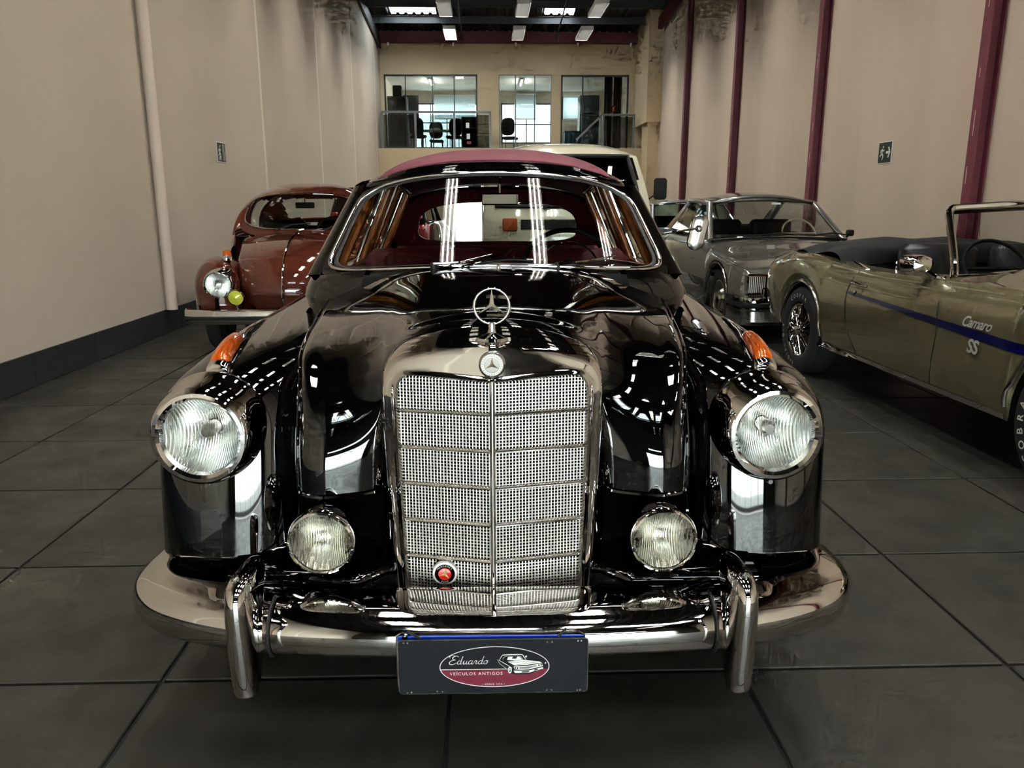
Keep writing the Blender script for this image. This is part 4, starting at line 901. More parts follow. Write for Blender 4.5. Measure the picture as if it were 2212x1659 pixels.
stroke(o, [(1190, 1352), (1300, 1346), (1420, 1352)], .0005, yw); stroke(o, [(1215, 1372), (1330, 1362), (1400, 1350)], .0005, yw); area(o, [(1285, 1424), (1350, 1424), (1350, 1432), (1286, 1434)], yw); area(o, [(1395, 1411), (1425, 1404), (1426, 1413), (1396, 1421)], yw)
o.build('car_drawing_lines', 'sign_black', sg, flat=True, fix=False)
o = MB()
for q_ in range(3): stroke(o, [(1266, 1393 + 4 * q_), (1345, 1389 + 5 * q_), (1416, 1376 + 3 * q_)], .0004, -.0032)
c_ = PX(1493, 1358); o.lathe([(.0, -.003), (.0016, -.003)], 12, (c_[0], 0, c_[1])); o.build('car_drawing_grille', 'sign_white', sg, flat=True, fix=False)
o = MB()
for x, z in ((-.185, .121), (-.177, .121), (.183, .121), (.176, .121), (-.18, .006), (-.172, .006), (.182, .006), (.176, .006), (-.118, .007), (-.107, .007), (.112, .007), (.122, .007), (.112, .119), (.122, .119)): o.lathe([(.0, -.0017), (.0017, -.0017), (.0021, -.0021)], 10, (x, 0, z))
o.build('rivet_holes', 'chrome_dull', sg, flat=True, fix=False)
for x0_, x1_ in ((-.178, -.15), (.135, .152)): MB().bar((x0_, .004, .144 if x0_ < 0 else .128), (x1_, .004, .128 if x0_ < 0 else .146), .004, .004).build('strap', 'black_rubber', sg, flat=True)

# ================================================================ THE OTHER CARS
from mathutils.bvhtree import BVHTree
def archz(y, base, arches):
    z = base
    for yw, R, a in arches:
        d = abs(y - yw)
        if d < R: z = max(z, a + math.sqrt(R * R - d * d))
    return z
def shell_rows(tab, arches, ys, zr=0.0):
    rows = []
    for y in ys:
        hw, zl, zsh, hsh, zc = pl(y, tab)
        zl2 = min(archz(y, zl, arches), zsh - .06); h = zsh - zl2
        half = [(hw - .035, zl2), (hw - .006, zl2 + .25 * h), (hw, zl2 + .55 * h), (hw - .012, zl2 + .82 * h), (hw * .4 + hsh * .6, zsh - .012), (hsh - .02, zsh + .002), (hsh * .55, zsh + (zc - zsh) * .8), (0, zc)]
        H = cr(half, 30)
        rows.append([(x, y, z) for x, z in H] + [(-x, y, z) for x, z in H[-2::-1]])
    return np.array(rows)
def stations(L, arches, n=70):
    ys = set(np.linspace(0, L, n).round(4))
    for yw, R, a in arches: ys |= set((yw + R * np.cos(np.linspace(0, math.pi, 19))).round(4))
    return sorted(y for y in ys if 0 <= y <= L)
def caps_of(mb, row):
    n = len(row) // 2; G = np.stack([np.array(row[:n + 1]), np.array(row[::-1][:n + 1])]); mb.grid(G)
def greenhouse(par, bf, tf, tr, br, crown, paint, gl, trim=CH, bow=.08, pil=.028, bpillars=(), lining='beige_trim'):
    """bf/tf/tr/br = (y, z, half width) of the windscreen foot, roof front, roof rear, rear-screen foot"""
    us = np.linspace(-1, 1, 17)
    def edge(e, b): return [(u * e[2], e[0] + b * u * u, e[1] - .35 * b * u * u) for u in us]
    WF, WT = edge(bf, bow), edge(tf, bow * .7); RT, RB = edge(tr, -bow * .5), edge(br, -bow * .6)
    g = np.array([[np.array(a) + (np.array(b) - np.array(a)) * v + np.array([0, -.02 * math.sin(math.pi * v), 0]) for a, b in zip(WF, WT)] for v in np.linspace(0, 1, 6)])
    MB().grid(g).build('windscreen', gl, par, angle=80)
    loop = [g[0][i] for i in range(17)] + [g[j][-1] for j in range(1, 6)] + [g[-1][i] for i in range(15, -1, -1)] + [g[j][0] for j in range(4, 0, -1)]
    MB().tube(loop, .012, 8, closed=True).build('windscreen_trim', trim, par)
    g2 = np.array([[np.array(a) + (np.array(b) - np.array(a)) * v for a, b in zip(RT, RB)] for v in np.linspace(0, 1, 5)])
    MB().grid(g2).build('rear_screen', gl, par, angle=80)
    rows = []
    for k, v in enumerate(np.linspace(0, 1, 13)):
        c_ = crown * math.sin(math.pi * (.18 + .64 * v)); rows.append([np.array(a) + (np.array(b) - np.array(a)) * v + np.array([0, 0, c_ * (1 - (u * u) ** 1.3)]) for u, a, b in zip(us, WT, RT)])
    MB().grid(np.array(rows)).build('roof', paint, par, thick=.03, angle=70)
    for s in (0, -1):
        sx = -1 if s == 0 else 1
        A0, A1 = np.array(WF[s]), np.array(WT[s]); C0, C1 = np.array(RB[s]), np.array(RT[s])
        MB().tube([A0 + np.array([sx * .012, .02, 0]), A1 + np.array([sx * .006, .02, 0])], pil, 10, flat=.8).build('screen_pillar', paint, par)
        MB().tube([A1 + np.array([0, .02, .0]), (A1 + C1) / 2 + np.array([sx * .01, 0, .012]), C1], pil * .8, 10).build('roof_rail', paint, par)
        q = (C1 - C0); rows = [[C0 + np.array([0, -.32, 0]), C1 + np.array([0, -.16, -.01])], [C0 + np.array([0, .02, 0]), C1 + np.array([0, .02, 0])]]
        MB().grid(np.array(rows)).build('rear_pillar', paint, par, thick=.04)
        SF = np.array([[A0 + np.array([0, .05, 0]), A1 + np.array([0, .04, 0])], [C0 + np.array([0, -.3, 0]), C1 + np.array([0, -.15, 0])]])
        MB().grid(SF).build('side_window', gl, par)
        for b in bpillars:
            f = b; p0 = SF[0][0] + (SF[1][0] - SF[0][0]) * f; p1 = SF[0][1] + (SF[1][1] - SF[0][1]) * f; MB().tube([p0, p1], .018, 8).build('door_pillar', paint, par)
        MB().tube([SF[0][0], SF[1][0]], .010, 6).build('waist_trim', trim, par)
def seats(par, y0, y1, hw, ztop, m='vinyl_black'):
    for s in (-1, 1):
        o = MB(); o.cbox((s * hw * .5, y0 + .1, ztop - .30), (hw * .8, .15, .58), .04); o.cbox((s * hw * .5, y0 - .18, ztop - .5), (hw * .8, .5, .18), .04); o.build('front_seat', m, par, angle=50)
    o = MB(); o.cbox((0, y1, ztop - .33), (hw * 1.9, .16, .5), .04); o.build('rear_seat', m, par, angle=50)
def steering(par, x, y, z, R=.19, m='matte_black', tilt=-35):
    o = MB(); o.T = Matrix.Translation((x, y, z)) @ Matrix.Rotation(math.radians(tilt), 4, 'X'); o.tube([(R * math.cos(t), 0, R * math.sin(t)) for t in np.linspace(0, 2 * math.pi, 40, endpoint=False)], .011, 8, closed=True); o.bar((-R, 0, 0), (R, 0, 0), .02, .014); o.build('steering_wheel', m, par)

# ---- olive-gold convertible on the right ----------------------------------
cv = empty('convertible', (3.325, 2.10, 0), math.radians(0.9), org=(0, 0, 0)); tag(cv, 'olive-gold convertible with folded black top and blue side stripe', 'car')
ar = [(.93, .37, .325), (3.675, .365, .325)]
tab = [  # y, half width, sill z, shoulder z, shoulder half width, centre z
 (0.0, .80, .36, .62, .74, .66), (.15, .86, .32, .74, .78, .78), (.5, .90, .27, .83, .80, .85), (1.0, .915, .27, .865, .80, .89), (1.5, .92, .275, .875, .80, .915), (1.95, .92, .275, .872, .80, .93), (2.3, .918, .275, .862, .80, .90),
 (2.9, .915, .28, .848, .81, .87), (3.3, .917, .29, .872, .80, .89), (3.7, .92, .30, .905, .79, .92), (4.05, .91, .33, .90, .76, .915), (4.4, .87, .37, .86, .73, .875), (4.62, .80, .42, .77, .70, .79), (4.69, .74, .48, .68, .66, .70)]
ys = stations(4.69, ar, 90); R = shell_rows(tab, ar, ys); o = MB(); o.grid(R)
# open the cabin between cowl and tonneau
keep = []; Vv = np.array(o.v)
for f in o.f:
    c_ = Vv[list(f)].mean(0)
    if 1.98 < c_[1] < 4.0 and abs(c_[0]) < .70 and c_[2] > .80: continue
    keep.append(f)
o.f = keep
caps_of(o, R[0]); caps_of(o, R[-1])
body = o.build('body', 'gold_paint', cv, angle=55)
bvh = BVHTree.FromPolygons([Vector(v) for v in o.v], o.f)
def on_side(y, z, off=.004, s=-1):
    h = bvh.ray_cast(Vector((s * 3, y, z)), Vector((-s, 0, 0))); return np.array(h[0]) + np.array([s * off, 0, 0]) if h[0] else np.array([s * .92, y, z])
def decal(poly_y, name, m, off=.003):
    """poly_y: list of (y, zlow, zhigh)"""
    MB().grid(np.array([[on_side(y, a, off), on_side(y, (a + b) / 2, off), on_side(y, b, off)] for y, a, b in poly_y])).build(name, m, cv, angle=60)
decal([(y, .628 + .075 * (y - 1.3) / 1.6 - (.024 - .014 * (y - 1.3) / 1.6), .628 + .075 * (y - 1.3) / 1.6 + (.024 - .018 * (y - 1.3) / 1.6)) for y in np.linspace(1.175, 2.9, 32)], 'side_stripe', 'stripe_blue')
for a, b, nm, m in ((.279, .306, 'sill_trim', CH),): decal([(y, a, b) for y in np.linspace(1.32, 3.28, 20)], nm, m, .006)
def line(pts, name, m='matte_black', r=.0035): MB().tube(cr([on_side(y, z, .0005) for y, z in pts], 24), r, 6).build(name, m, cv)
line([(2.90, .84), (2.91, .76), (2.93, .66), (2.90, .5), (2.80, .36), (2.76, .30)], 'door_gap'); line([(1.92, .86), (1.90, .74), (1.88, .6), (1.90, .45), (1.93, .30)], 'door_gap')
for yw, Rr, a in ar:
    P = [on_side(yw + (Rr + .012) * math.cos(t), min(a + (Rr + .012) * math.sin(t), .82), .006) for t in np.linspace(.05, math.pi - .05, 30)]
    MB().tube(P, .011, 8).build('wheel_arch_trim', 'chrome_dull', cv)
    P = np.array(P); Q = P.copy(); Q[:, 0] += .35; MB().grid(np.stack([P, Q])).build('wheel_well', 'matte_black', cv)
# handle, lock, mirror
q = on_side(2.79, .765, .02); MB().tube(cr([q + np.array([.01, .10, .0]), q + np.array([0, .05, .004]), q, q + np.array([.0, -.06, -.004]), q + np.array([.012, -.11, -.004])], 16), [.006] * 5 + [.011] * 4 + [.007] * 7, 8).build('door_handle', CH, cv)
q = on_side(2.82, .705, .004); MB().lathe([(0, q[0] - .006), (.012, q[0] - .004), (.016, q[0])], 16, (0, q[1], q[2]), 'X').build('door_lock', CH, cv)
dm = empty('door_mirror', (0, 0, 0)); dm.parent = cv; dm['org'] = [0, 0, 0]
q = on_side(2.2, .84, .0); c_ = q + np.array([-.06, -.06, .10]) 
o = MB(); o.grid(np.array([[(c_[0] + w * float(sup(np.array(t), 3.2)[0]), c_[1] + dy, c_[2] + h * float(sup(np.array(t), 3.2)[1])) for t in np.linspace(0, 2 * math.pi, 28, endpoint=False)] for w, h, dy in ((.004, .003, -.075), (.05, .03, -.065), (.075, .045, -.03), (.082, .050, .01), (.082, .050, .03))]), cv=True); o.build('mirror_shell', CH, dm)
o = MB(); o.add([(c_[0] + .08 * math.cos(t), c_[1] + .03, c_[2] + .048 * math.sin(t)) for t in np.linspace(0, 2 * math.pi, 28, endpoint=False)], [tuple(range(28))]); o.build('mirror_glass', 'reflector', dm)
MB().tube(cr([c_ + np.array([.03, -.03, -.03]), c_ + np.array([.09, -.06, -.07]), q + np.array([.10, -.10, .03])], 10), [.014] * 4 + [.018] * 6, 8).build('mirror_foot', CH, dm)
# badges
def side_text(txt, y, z, size, name, shear=0, space=1, bold=0):
    V, F = text_geo(txt, size, shear, .0, space, bold); o = MB()
    p0 = on_side(y, z, .006); o.add([(on_side(y - a, z + b, .006 + (.002))[0], y - a, z + b) for a, b, c_ in V], [f[::-1] for f in F]); o.build(name, 'badge_silver', cv, flat=True, fix=False)
side_text('Camaro', 1.56, .694, .075, 'name_badge', .5, .9, .0015); side_text('SS', 1.56, .578, .095, 'letter_badge', .15, .95, .003)
# windscreen frame
wf_ = [(-.765, 2.03, .875), (-.735, 2.10, .97), (-.665, 2.29, 1.17), (-.635, 2.345, 1.222), (-.55, 2.345, 1.238), (0, 2.29, 1.262)]; wf_ = wf_ + [(-x, y, z) for x, y, z in wf_[-2::-1]]
MB().tube(cr(wf_, 60), [.022] * 60, 10, flat=1.4).build('windscreen_frame', CH, cv)
MB().tube(cr([(-.76, 2.03, .878), (-.45, 1.86, .902), (0, 1.79, .912), (.45, 1.86, .902), (.76, 2.03, .878)], 30), .014, 8).build('cowl_trim', CH, cv)
g = [[(x * w, y + c__ * x * x, z) for x in np.linspace(-1, 1, 15)] for y, z, w, c__ in ((1.79, .91, .755, .24), (1.94, 1.0, .72, .19), (2.09, 1.09, .685, .14), (2.31, 1.25, .63, .04))]
MB().grid(np.array(g)).build('windscreen', 'smoke_glass', cv, angle=80)
MB().cbox((0, 2.20, 1.17), (.2, .02, .055), .006).build('interior_mirror', CH, cv, flat=True)
# cockpit
seats(cv, 2.85, 3.45, .62, 1.02)
for s in (-1, 1):
    o = MB(); o.cbox((s * .66, 2.95, .62), (.06, 2.0, .46), .01); o.build('door_lining', 'vinyl_black', cv, flat=True)
MB().tube([on_side(y, z, -.03) for y, z in ((1.98, .862), (2.4, .852), (2.9, .842))] , .014, 8, flat=.6).build('window_ledge', CH, cv)
MB().tube(cr([on_side(y, z, -.05) + np.array([0, 0, .012]) for y, z in ((2.9, .838), (3.1, .858), (3.4, .885), (3.75, .905))], 16), .014, 8, flat=.6).build('tonneau_trim', CH, cv)
MB().box((0, 3.0, .38), (1.3, 2.2, .04)).build('cabin_floor', 'matte_black', cv, flat=True); MB().box((0, 2.0, .80), (1.36, .12, .16)).build('dashboard', 'matte_black', cv, flat=True)
MB().tube([(-.60, 2.92, .845), (-.60, 2.92, .90)], .006, 8).build('lock_pin', CH, cv)
steering(cv, -.36, 2.28, .90, .19)
# folded soft top: layered canvas
rows = []
xs = np.linspace(-.80, .80, 33)
for k, (y, z) in enumerate([(3.28, .86), (3.30, .95), (3.36, 1.00), (3.50, 1.012), (3.66, 1.0), (3.82, 1.01), (3.96, .985), (4.06, .93), (4.08, .90)]):
    rows.append([(x, y + .02 * math.sin(9 * x + k) - .05 * (abs(x) / .8) ** 6 * (1 if k < 4 else -2.2), z - (.09 if k > 0 else 0) * (abs(x) / .8) ** 4 + .012 * math.sin(13 * x + 2.1 * k)) for x in xs])
MB().grid(cr(np.array(rows), 33)).build('folded_top', 'canvas_black', cv, angle=60)
# front end
for s in (-1, 1):
    MB().lathe([(.0, .02), (.08, .03), (.09, .045), (.09, .1)], 28, (s * .62, -.03, .60)).build('headlamp', 'reflector', cv)
MB().cbox((0, .0, .60), (1.05, .03, .14), .01).build('grille', 'matte_black', cv, flat=True)
P = cr([(-.90, .28), (-.86, .05), (-.6, -.06), (0, -.09), (.6, -.06), (.86, .05), (.90, .28)], 40); MB().grid(np.array([[(x, y + d, z) for d, z in ((.04, .50), (.0, .50), (-.015, .46), (.0, .42), (.04, .42))] for x, y in P])).build('front_bumper', CH, cv)
P = cr([(-.88, 4.45), (-.82, 4.66), (-.5, 4.72), (0, 4.74), (.5, 4.72), (.82, 4.66), (.88, 4.45)], 40); MB().grid(np.array([[(x, y + d, z) for d, z in ((-.04, .55), (.0, .55), (.015, .51), (.0, .47), (-.04, .47))] for x, y in P])).build('rear_bumper', CH, cv)
for s in (-1, 1): MB().cbox((s * .6, 4.70, .64), (.26, .03, .09), .006).build('tail_lamp', 'red_lens', cv, flat=True)
MB().tube([(-.73, 4.02, .905), (-.73, 4.02, .925)], .006, 8).build('aerial_base', CH, cv)
# wire wheels with raised white lettering
def wire_wheel(x, y, s, words):
    q = empty('wheel', (0, 0, 0)); q.parent = cv; q['org'] = [0, 0, 0]; r, rr, w = .328, .205, .20
    MB().lathe([(rr, x - w * .42), (rr + .015, x - w * .5), (r - .05, x - w * .52), (r - .014, x - w * .47), (r, x - w * .38), (r, x + w * .38), (r - .014, x + w * .47), (r - .05, x + w * .52), (rr + .015, x + w * .5), (rr, x + w * .42)], 56, (0, y, r), 'X').build('tyre', 'tyre_rubber', q)
    for k in (-2, -1, 1, 2): MB().lathe([(r + .0004, x + k * .03 - .003), (r + .0004, x + k * .03 + .003)], 56, (0, y, r), 'X').build('tread_groove', 'matte_black', q)
    xo = x + s * w * .42
    MB().lathe([(rr + .003, xo + s * .006), (rr - .004, xo + s * .012), (rr - .012, xo + s * .006), (rr - .02, xo - s * .03), (rr - .03, xo - s * .08)], 48, (0, y, r), 'X').build('rim', CH, q)
    MB().lathe([(rr - .03, xo - s * .085), (.0, xo - s * .085)], 40, (0, y, r), 'X').build('drum', 'matte_black', q)
    for k in range(40):
        a = 2 * math.pi * k / 40; b = a + (.32 if k % 2 else -.32)
        MB().tube([(xo + s * .012 if k % 4 < 2 else xo - s * .01, y + .034 * math.cos(b), r + .034 * math.sin(b)), (xo - s * .01, y + (rr - .012) * math.cos(a), r + (rr - .012) * math.sin(a))], .0024, 5).build('spoke', CH, q)
    MB().lathe([(.04, xo - s * .06), (.04, xo + s * .01), (.03, xo + s * .022), (.014, xo + s * .03), (.0, xo + s * .032)], 24, (0, y, r), 'X').build('hub_cap', CH, q)
    o = MB(); xt = x + s * (w * .525)
    for txt, a0, a1, size in words:
        for k, chh in enumerate(txt):
            if chh == ' ': continue
            a = math.radians(a0 + (a1 - a0) * k / max(1, len(txt) - 1)); V, F = text_geo(chh, size, 0, 0, 1, .001); rot = a - math.pi / 2; Rm = .262
            # seen from -x the y axis runs to the left, so mirror
            o.add([(xt, y - (Rm * math.cos(a) + u * math.cos(rot) - v * math.sin(rot)) , r + Rm * math.sin(a) + u * math.sin(rot) + v * math.cos(rot)) for u, v, _ in V], F)
    if words: o.build('tyre_lettering', 'letter_white', q, flat=True, fix=False)
wire_wheel(-.80, 3.675, -1, [('COOPER', 122, 66, .042), ('RADIAL G/T', 262, 180, .038)]); wire_wheel(-.80, .93, -1, [('COBRA', 222, 168, .052), ('RADIAL G/T', 110, 30, .040)])
wheel(cv, .80, 3.675, .328, .2, 1); wheel(cv, .80, .93, .328, .2, 1)

# ---- dark silver coupe behind the convertible -------------------------------
sl = empty('silver_coupe', (3.20, 7.02, 0), math.radians(.6), org=(0, 0, 0)); tag(sl, 'dark silver hardtop coupe parked nose-first behind the convertible', 'car')
ar = [(.78, .37, .32), (3.45, .36, .32)]
tab = [(0.0, .80, .24, .60, .76, .63), (.05, .84, .20, .66, .79, .70), (.3, .865, .20, .705, .80, .745), (.8, .875, .22, .765, .80, .81), (1.3, .88, .22, .83, .80, .905), (1.7, .88, .22, .88, .79, .93), (2.4, .88, .22, .895, .78, .93), (3.2, .88, .23, .90, .78, .93), (3.9, .87, .25, .88, .77, .92), (4.4, .85, .28, .83, .74, .86), (4.6, .80, .34, .72, .70, .75)]
ys = stations(4.6, ar, 70); R = shell_rows(tab, ar, ys); o = MB(); o.grid(R); Vv = np.array(o.v)
o.f = [f for f in o.f if not (1.5 < Vv[list(f)].mean(0)[1] < 3.7 and abs(Vv[list(f)].mean(0)[0]) < .72 and Vv[list(f)].mean(0)[2] > .8)]
caps_of(o, R[-1]); o.build('body', 'silver_paint', sl, angle=55)
greenhouse(sl, (1.33, .925, .74), (1.93, 1.31, .605), (3.05, 1.30, .59), (3.95, .93, .66), .105, 'silver_paint', 'smoke_glass', 'black_rubber', .12, pil=.036)
o = MB(); o.tube([(x, 1.315 + .12 * (x / .74) ** 2, .932 - .03 * (x / .74) ** 2) for x in np.linspace(-.76, .76, 15)], .008, 6); o.build('screen_foot_trim', CH, sl)
for x0 in (-.28, .30): MB().tube([(x0, 1.27, .94), (x0 + .25, 1.34, .965), (x0 + .42, 1.40, .945)], .009, 6).build('wiper', 'matte_black', sl)
MB().cbox((.08, 1.80, 1.275), (.10, .012, .02), .002).build('screen_sticker', 'sign_white', sl, flat=True)
seats(sl, 2.45, 3.2, .62, 1.10, 'office_dark'); steering(sl, .36, 1.78, .945, .19, 'beige_trim')
MB().box((0, 2.4, .5), (1.3, 2.4, .04)).build('cabin_floor', 'matte_black', sl, flat=True); MB().cbox((0, 1.55, .87), (1.4, .2, .14), .03).build('dashboard', 'matte_black', sl, flat=True)
for s in (-1, 1):
    MB().cbox((s * .735, .0, .55), (.20, .07, .19), .012).build('headlamp_bezel', CH, sl, flat=True)
    MB().cbox((s * .745, -.025, .55), (.165, .03, .165), .01).build('headlamp', 'chrome_dull', sl, flat=True)
    MB().cbox((s * .565, -.015, .55), (.14, .04, .165), .01).build('indicator_lens', 'chrome_dull', sl, flat=True)
    o = MB()
    for k in range(9): o.tube([(s * .745 - .07 + k * .0175, -.043, .475), (s * .745 - .07 + k * .0175, -.043, .625)], .004, 5)
    tag(o.build('lens_ribs', 'lamp_white', sl), kind='stuff')
MB().cbox((0, .01, .55), (.84, .04, .17), .01).build('grille', 'matte_black', sl, flat=True)
for k in range(5): MB().box((0, -.012, .48 + k * .035), (.84, .01, .006)).build('grille_bar', CH, sl, flat=True)
P = cr([(-.88, .40), (-.875, .12), (-.82, -.06), (-.5, -.10), (0, -.11), (.5, -.10), (.82, -.06), (.875, .12), (.88, .40)], 50)
MB().grid(np.array([[(x, y + d, z) for d, z in ((.05, .425), (.01, .43), (.0, .40), (.0, .385))] for x, y in P])).build('front_bumper', CH, sl)
MB().grid(np.array([[(x * .995, y + d, z) for d, z in ((.006, .387), (-.006, .375), (-.006, .345), (.006, .335))] for x, y in P])).build('bumper_rubber', 'matte_black', sl)
MB().grid(np.array([[(x, y + d, z) for d, z in ((.0, .335), (.0, .32), (.03, .30), (.07, .30))] for x, y in P])).build('bumper_lower', CH, sl)
MB().grid(np.array([[(x * .97, y + d, z) for d, z in ((.08, .31), (.07, .2), (.12, .16))] for x, y in P])).build('front_apron', 'silver_paint', sl)
for s in (-1, 1):
    for yw in (.78, 3.45): wheel(sl, s * .75, yw, .32, .18, s, 'chrome_dull', 'chrome_dull')
    o = MB(); o.cbox((s * .875, 1.62, .955), (.08, .05, .07), .012); o.tube([(s * .84, 1.64, .90), (s * .87, 1.64, .93)], .012, 8); o.build('door_mirror', 'matte_black', sl, angle=40)
for yw, Rr, a in ar:
    for s in (-1, 1): MB().tube([(s * .872, yw + (Rr + .004) * math.cos(t), a + (Rr + .004) * math.sin(t)) for t in np.linspace(.1, math.pi - .1, 24)], .010, 8).build('wheel_arch_trim', 'chrome_dull', sl)

# ---- pale blue saloon further back, only its roof and green glass show ------
pb = empty('pale_saloon', (3.62, 11.95, 0), math.radians(1), org=(0, 0, 0)); tag(pb, 'pale blue-grey saloon with green-tinted glass behind the silver coupe', 'car')
ar = [(.8, .36, .32), (3.4, .36, .32)]
tab = [(0, .78, .25, .60, .74, .64), (.2, .84, .22, .72, .78, .76), (.8, .86, .22, .80, .78, .84), (1.4, .87, .22, .86, .78, .90), (3.2, .87, .22, .89, .77, .92), (4.2, .85, .26, .85, .74, .88), (4.5, .80, .32, .74, .70, .76)]
ys = stations(4.5, ar, 50); R = shell_rows(tab, ar, ys); o = MB(); o.grid(R); Vv = np.array(o.v)
o.f = [f for f in o.f if not (1.5 < Vv[list(f)].mean(0)[1] < 3.6 and abs(Vv[list(f)].mean(0)[0]) < .72 and Vv[list(f)].mean(0)[2] > .8)]
caps_of(o, R[0]); caps_of(o, R[-1]); o.build('body', 'pale_blue_paint', pb, angle=55)
greenhouse(pb, (1.35, .91, .74), (1.95, 1.29, .62), (3.1, 1.28, .60), (3.7, .91, .68), .09, 'pale_blue_paint', 'green_glass', CH, .10, bpillars=(.5,))
MB().cbox((0, 1.95, 1.20), (.22, .02, .06), .006).build('interior_mirror', 'matte_black', pb, flat=True); seats(pb, 2.4, 3.2, .62, 1.08)
P = cr([(-.86, .25), (-.80, .0), (0, -.08), (.80, .0), (.86, .25)], 30); MB().grid(np.array([[(x, y + d, z) for d, z in ((.04, .46), (.0, .46), (-.01, .42), (.0, .37), (.04, .37))] for x, y in P])).build('front_bumper', CH, pb)
for s in (-1, 1):
    MB().lathe([(0, .0), (.075, .01), (.085, .03), (.085, .06)], 24, (s * .60, -.01, .58)).build('headlamp', 'reflector', pb)
    for yw in (.8, 3.4): wheel(pb, s * .74, yw, .32, .17, s)

# ---- cream van behind the black saloon --------------------------------------
vn = empty('cream_van', (.80, 7.62, 0), math.radians(-.8), org=(0, 0, 0)); tag(vn, 'tall cream van with black air grille and amber lamps behind the black saloon', 'van')
prof = [(.10, .30), (.03, .45), (.0, .70), (.0, .95), (.03, 1.12), (.09, 1.22), (.26, 1.50), (.42, 1.74), (.50, 1.80), (.66, 1.862), (1.0, 1.905), (2.2, 1.93), (3.6, 1.91), (4.2, 1.86), (4.33, 1.70), (4.38, 1.2), (4.38, .4)]
us = np.linspace(-1, 1, 31); rows = []
for y, z in cr(prof, 70):
    hw = pl(z, [(.3, .80), (.6, .835), (1.0, .845), (1.25, .83), (1.75, .72), (1.93, .68)])
    front = max(0, 1 - y / .9); top = min(1, max(0, (z - 1.74) / .15))
    rows.append([(u * hw, y + .20 * front * abs(u) ** 4 - .18 * max(0, (y - 3.9) / .5) * abs(u) ** 4, z - (.10 * top) * abs(u) ** 3.2) for u in us])
R = np.array(rows); o = MB(); o.grid(R); Vv = np.array(o.v)
def wsq(c_): return 1.255 < c_[2] < 1.735 and c_[1] < .75 and abs(c_[0]) < .70
o.f = [f for f in o.f if not wsq(Vv[list(f)].mean(0))]
for s in (0, -1):
    E = R[:, s]; B = E.copy(); 
    sg_ = -1 if s == 0 else 1
    idx = [i for i in range(len(E)) if True]
    n = len(E); G = [[E[i], np.array([E[i][0] + sg_ * .02 if E[i][2] > 1.2 else E[i][0], E[i][1], min(E[i][2], 1.2) * .98]), np.array([sg_ * .83, E[i][1], .28])] for i in idx if .1 < E[i][1] < 4.3 and E[i][2] > 1.1]
    o.grid(np.array(G))
o.build('body', 'cream_paint', vn, angle=50)
fr = []
for z in (1.245, 1.745):
    pass
def vf(u, z):
    y = pl(z, sorted([(z_, y_) for y_, z_ in prof[:9]])); hw = pl(z, [(.3, .80), (.6, .835), (1.0, .845), (1.25, .83), (1.75, .72), (1.93, .68)]); f = max(0, 1 - y / .9)
    return np.array([u * hw, y + .20 * f * abs(u) ** 4, z])
G = np.array([[vf(u, z) + np.array([0, .004, 0]) for u in np.linspace(-.86, .86, 21)] for z in np.linspace(1.25, 1.745, 9)]); MB().grid(G).build('windscreen', 'dark_glass', vn, angle=80)
lp = [G[0][i] for i in range(21)] + [G[j][-1] for j in range(1, 9)] + [G[-1][i] for i in range(19, -1, -1)] + [G[j][0] for j in range(7, 0, -1)]
MB().tube([p + np.array([0, -.01, 0]) for p in lp], .022, 8, closed=True).build('windscreen_rubber', 'black_rubber', vn)
MB().grid(np.array([[vf(u, z) + np.array([0, -.008, 0]) for u in np.linspace(-.565, .565, 15)] for z in (1.030, 1.125)])).build('air_grille', 'matte_black', vn)
o = MB()
for k in range(60):
    u = -.55 + 1.1 * k / 59; p0, p1 = vf(u, 1.04) + np.array([0, -.011, 0]), vf(u, 1.115) + np.array([0, -.011, 0]); o.bar(p0, p1, .004, .006)
tag(o.build('grille_fins', 'black_rubber', vn, flat=True), kind='stuff')
for s in (-1, 1):
    p0 = vf(s * .69, 1.075); o = MB(); o.T = Matrix.Translation(tuple(p0 + np.array([0, -.015, 0]))) @ Matrix.Rotation(s * .18, 4, 'Z'); o.cbox((0, 0, 0), (.145, .04, .125), .012); o.build('indicator', 'amber', vn, angle=30)
    p0 = vf(s * .72, .80); o = MB(); o.T = Matrix.Translation(tuple(p0)) @ Matrix.Rotation(s * .2, 4, 'Z'); o.lathe([(0, -.03), (.085, -.02), (.1, .0), (.105, .03)], 28); o.build('headlamp', 'reflector', vn)
    o = MB(); o.cbox((s * .93, .30, 1.42), (.13, .03, .21), .02); o.build('door_mirror', 'matte_black', vn, angle=40); MB().tube([(s * .80, .36, 1.30), (s * .88, .32, 1.36), (s * .91, .315, 1.42)], .008, 6).build('mirror_arm', 'matte_black', vn)
    for y0, y1 in ((.55, 1.25), (1.35, 2.55), (2.65, 3.9)):
        MB().grid(np.array([[(s * (.845 - .10 * v), y, 1.24 + .42 * v) for v in (0, .5, 1)] for y in (y0, y1)])).build('side_window', 'dark_glass', vn)
    for yw in (.95, 3.35): wheel(vn, s * .70, yw, .33, .17, s)
P = cr([(-.86, .25), (-.80, .0), (-.4, -.07), (0, -.085), (.4, -.07), (.80, .0), (.86, .25)], 30); MB().grid(np.array([[(x, y + d, z) for d, z in ((.04, .50), (-.02, .50), (-.04, .44), (-.02, .36), (.04, .36))] for x, y in P])).build('front_bumper', 'cream_paint', vn)
for x in (-.25, .3): MB().tube([(x, .07, 1.225), (x + .2, .13, 1.33), (x + .38, .16, 1.36)], .008, 6).build('wiper', 'matte_black', vn)

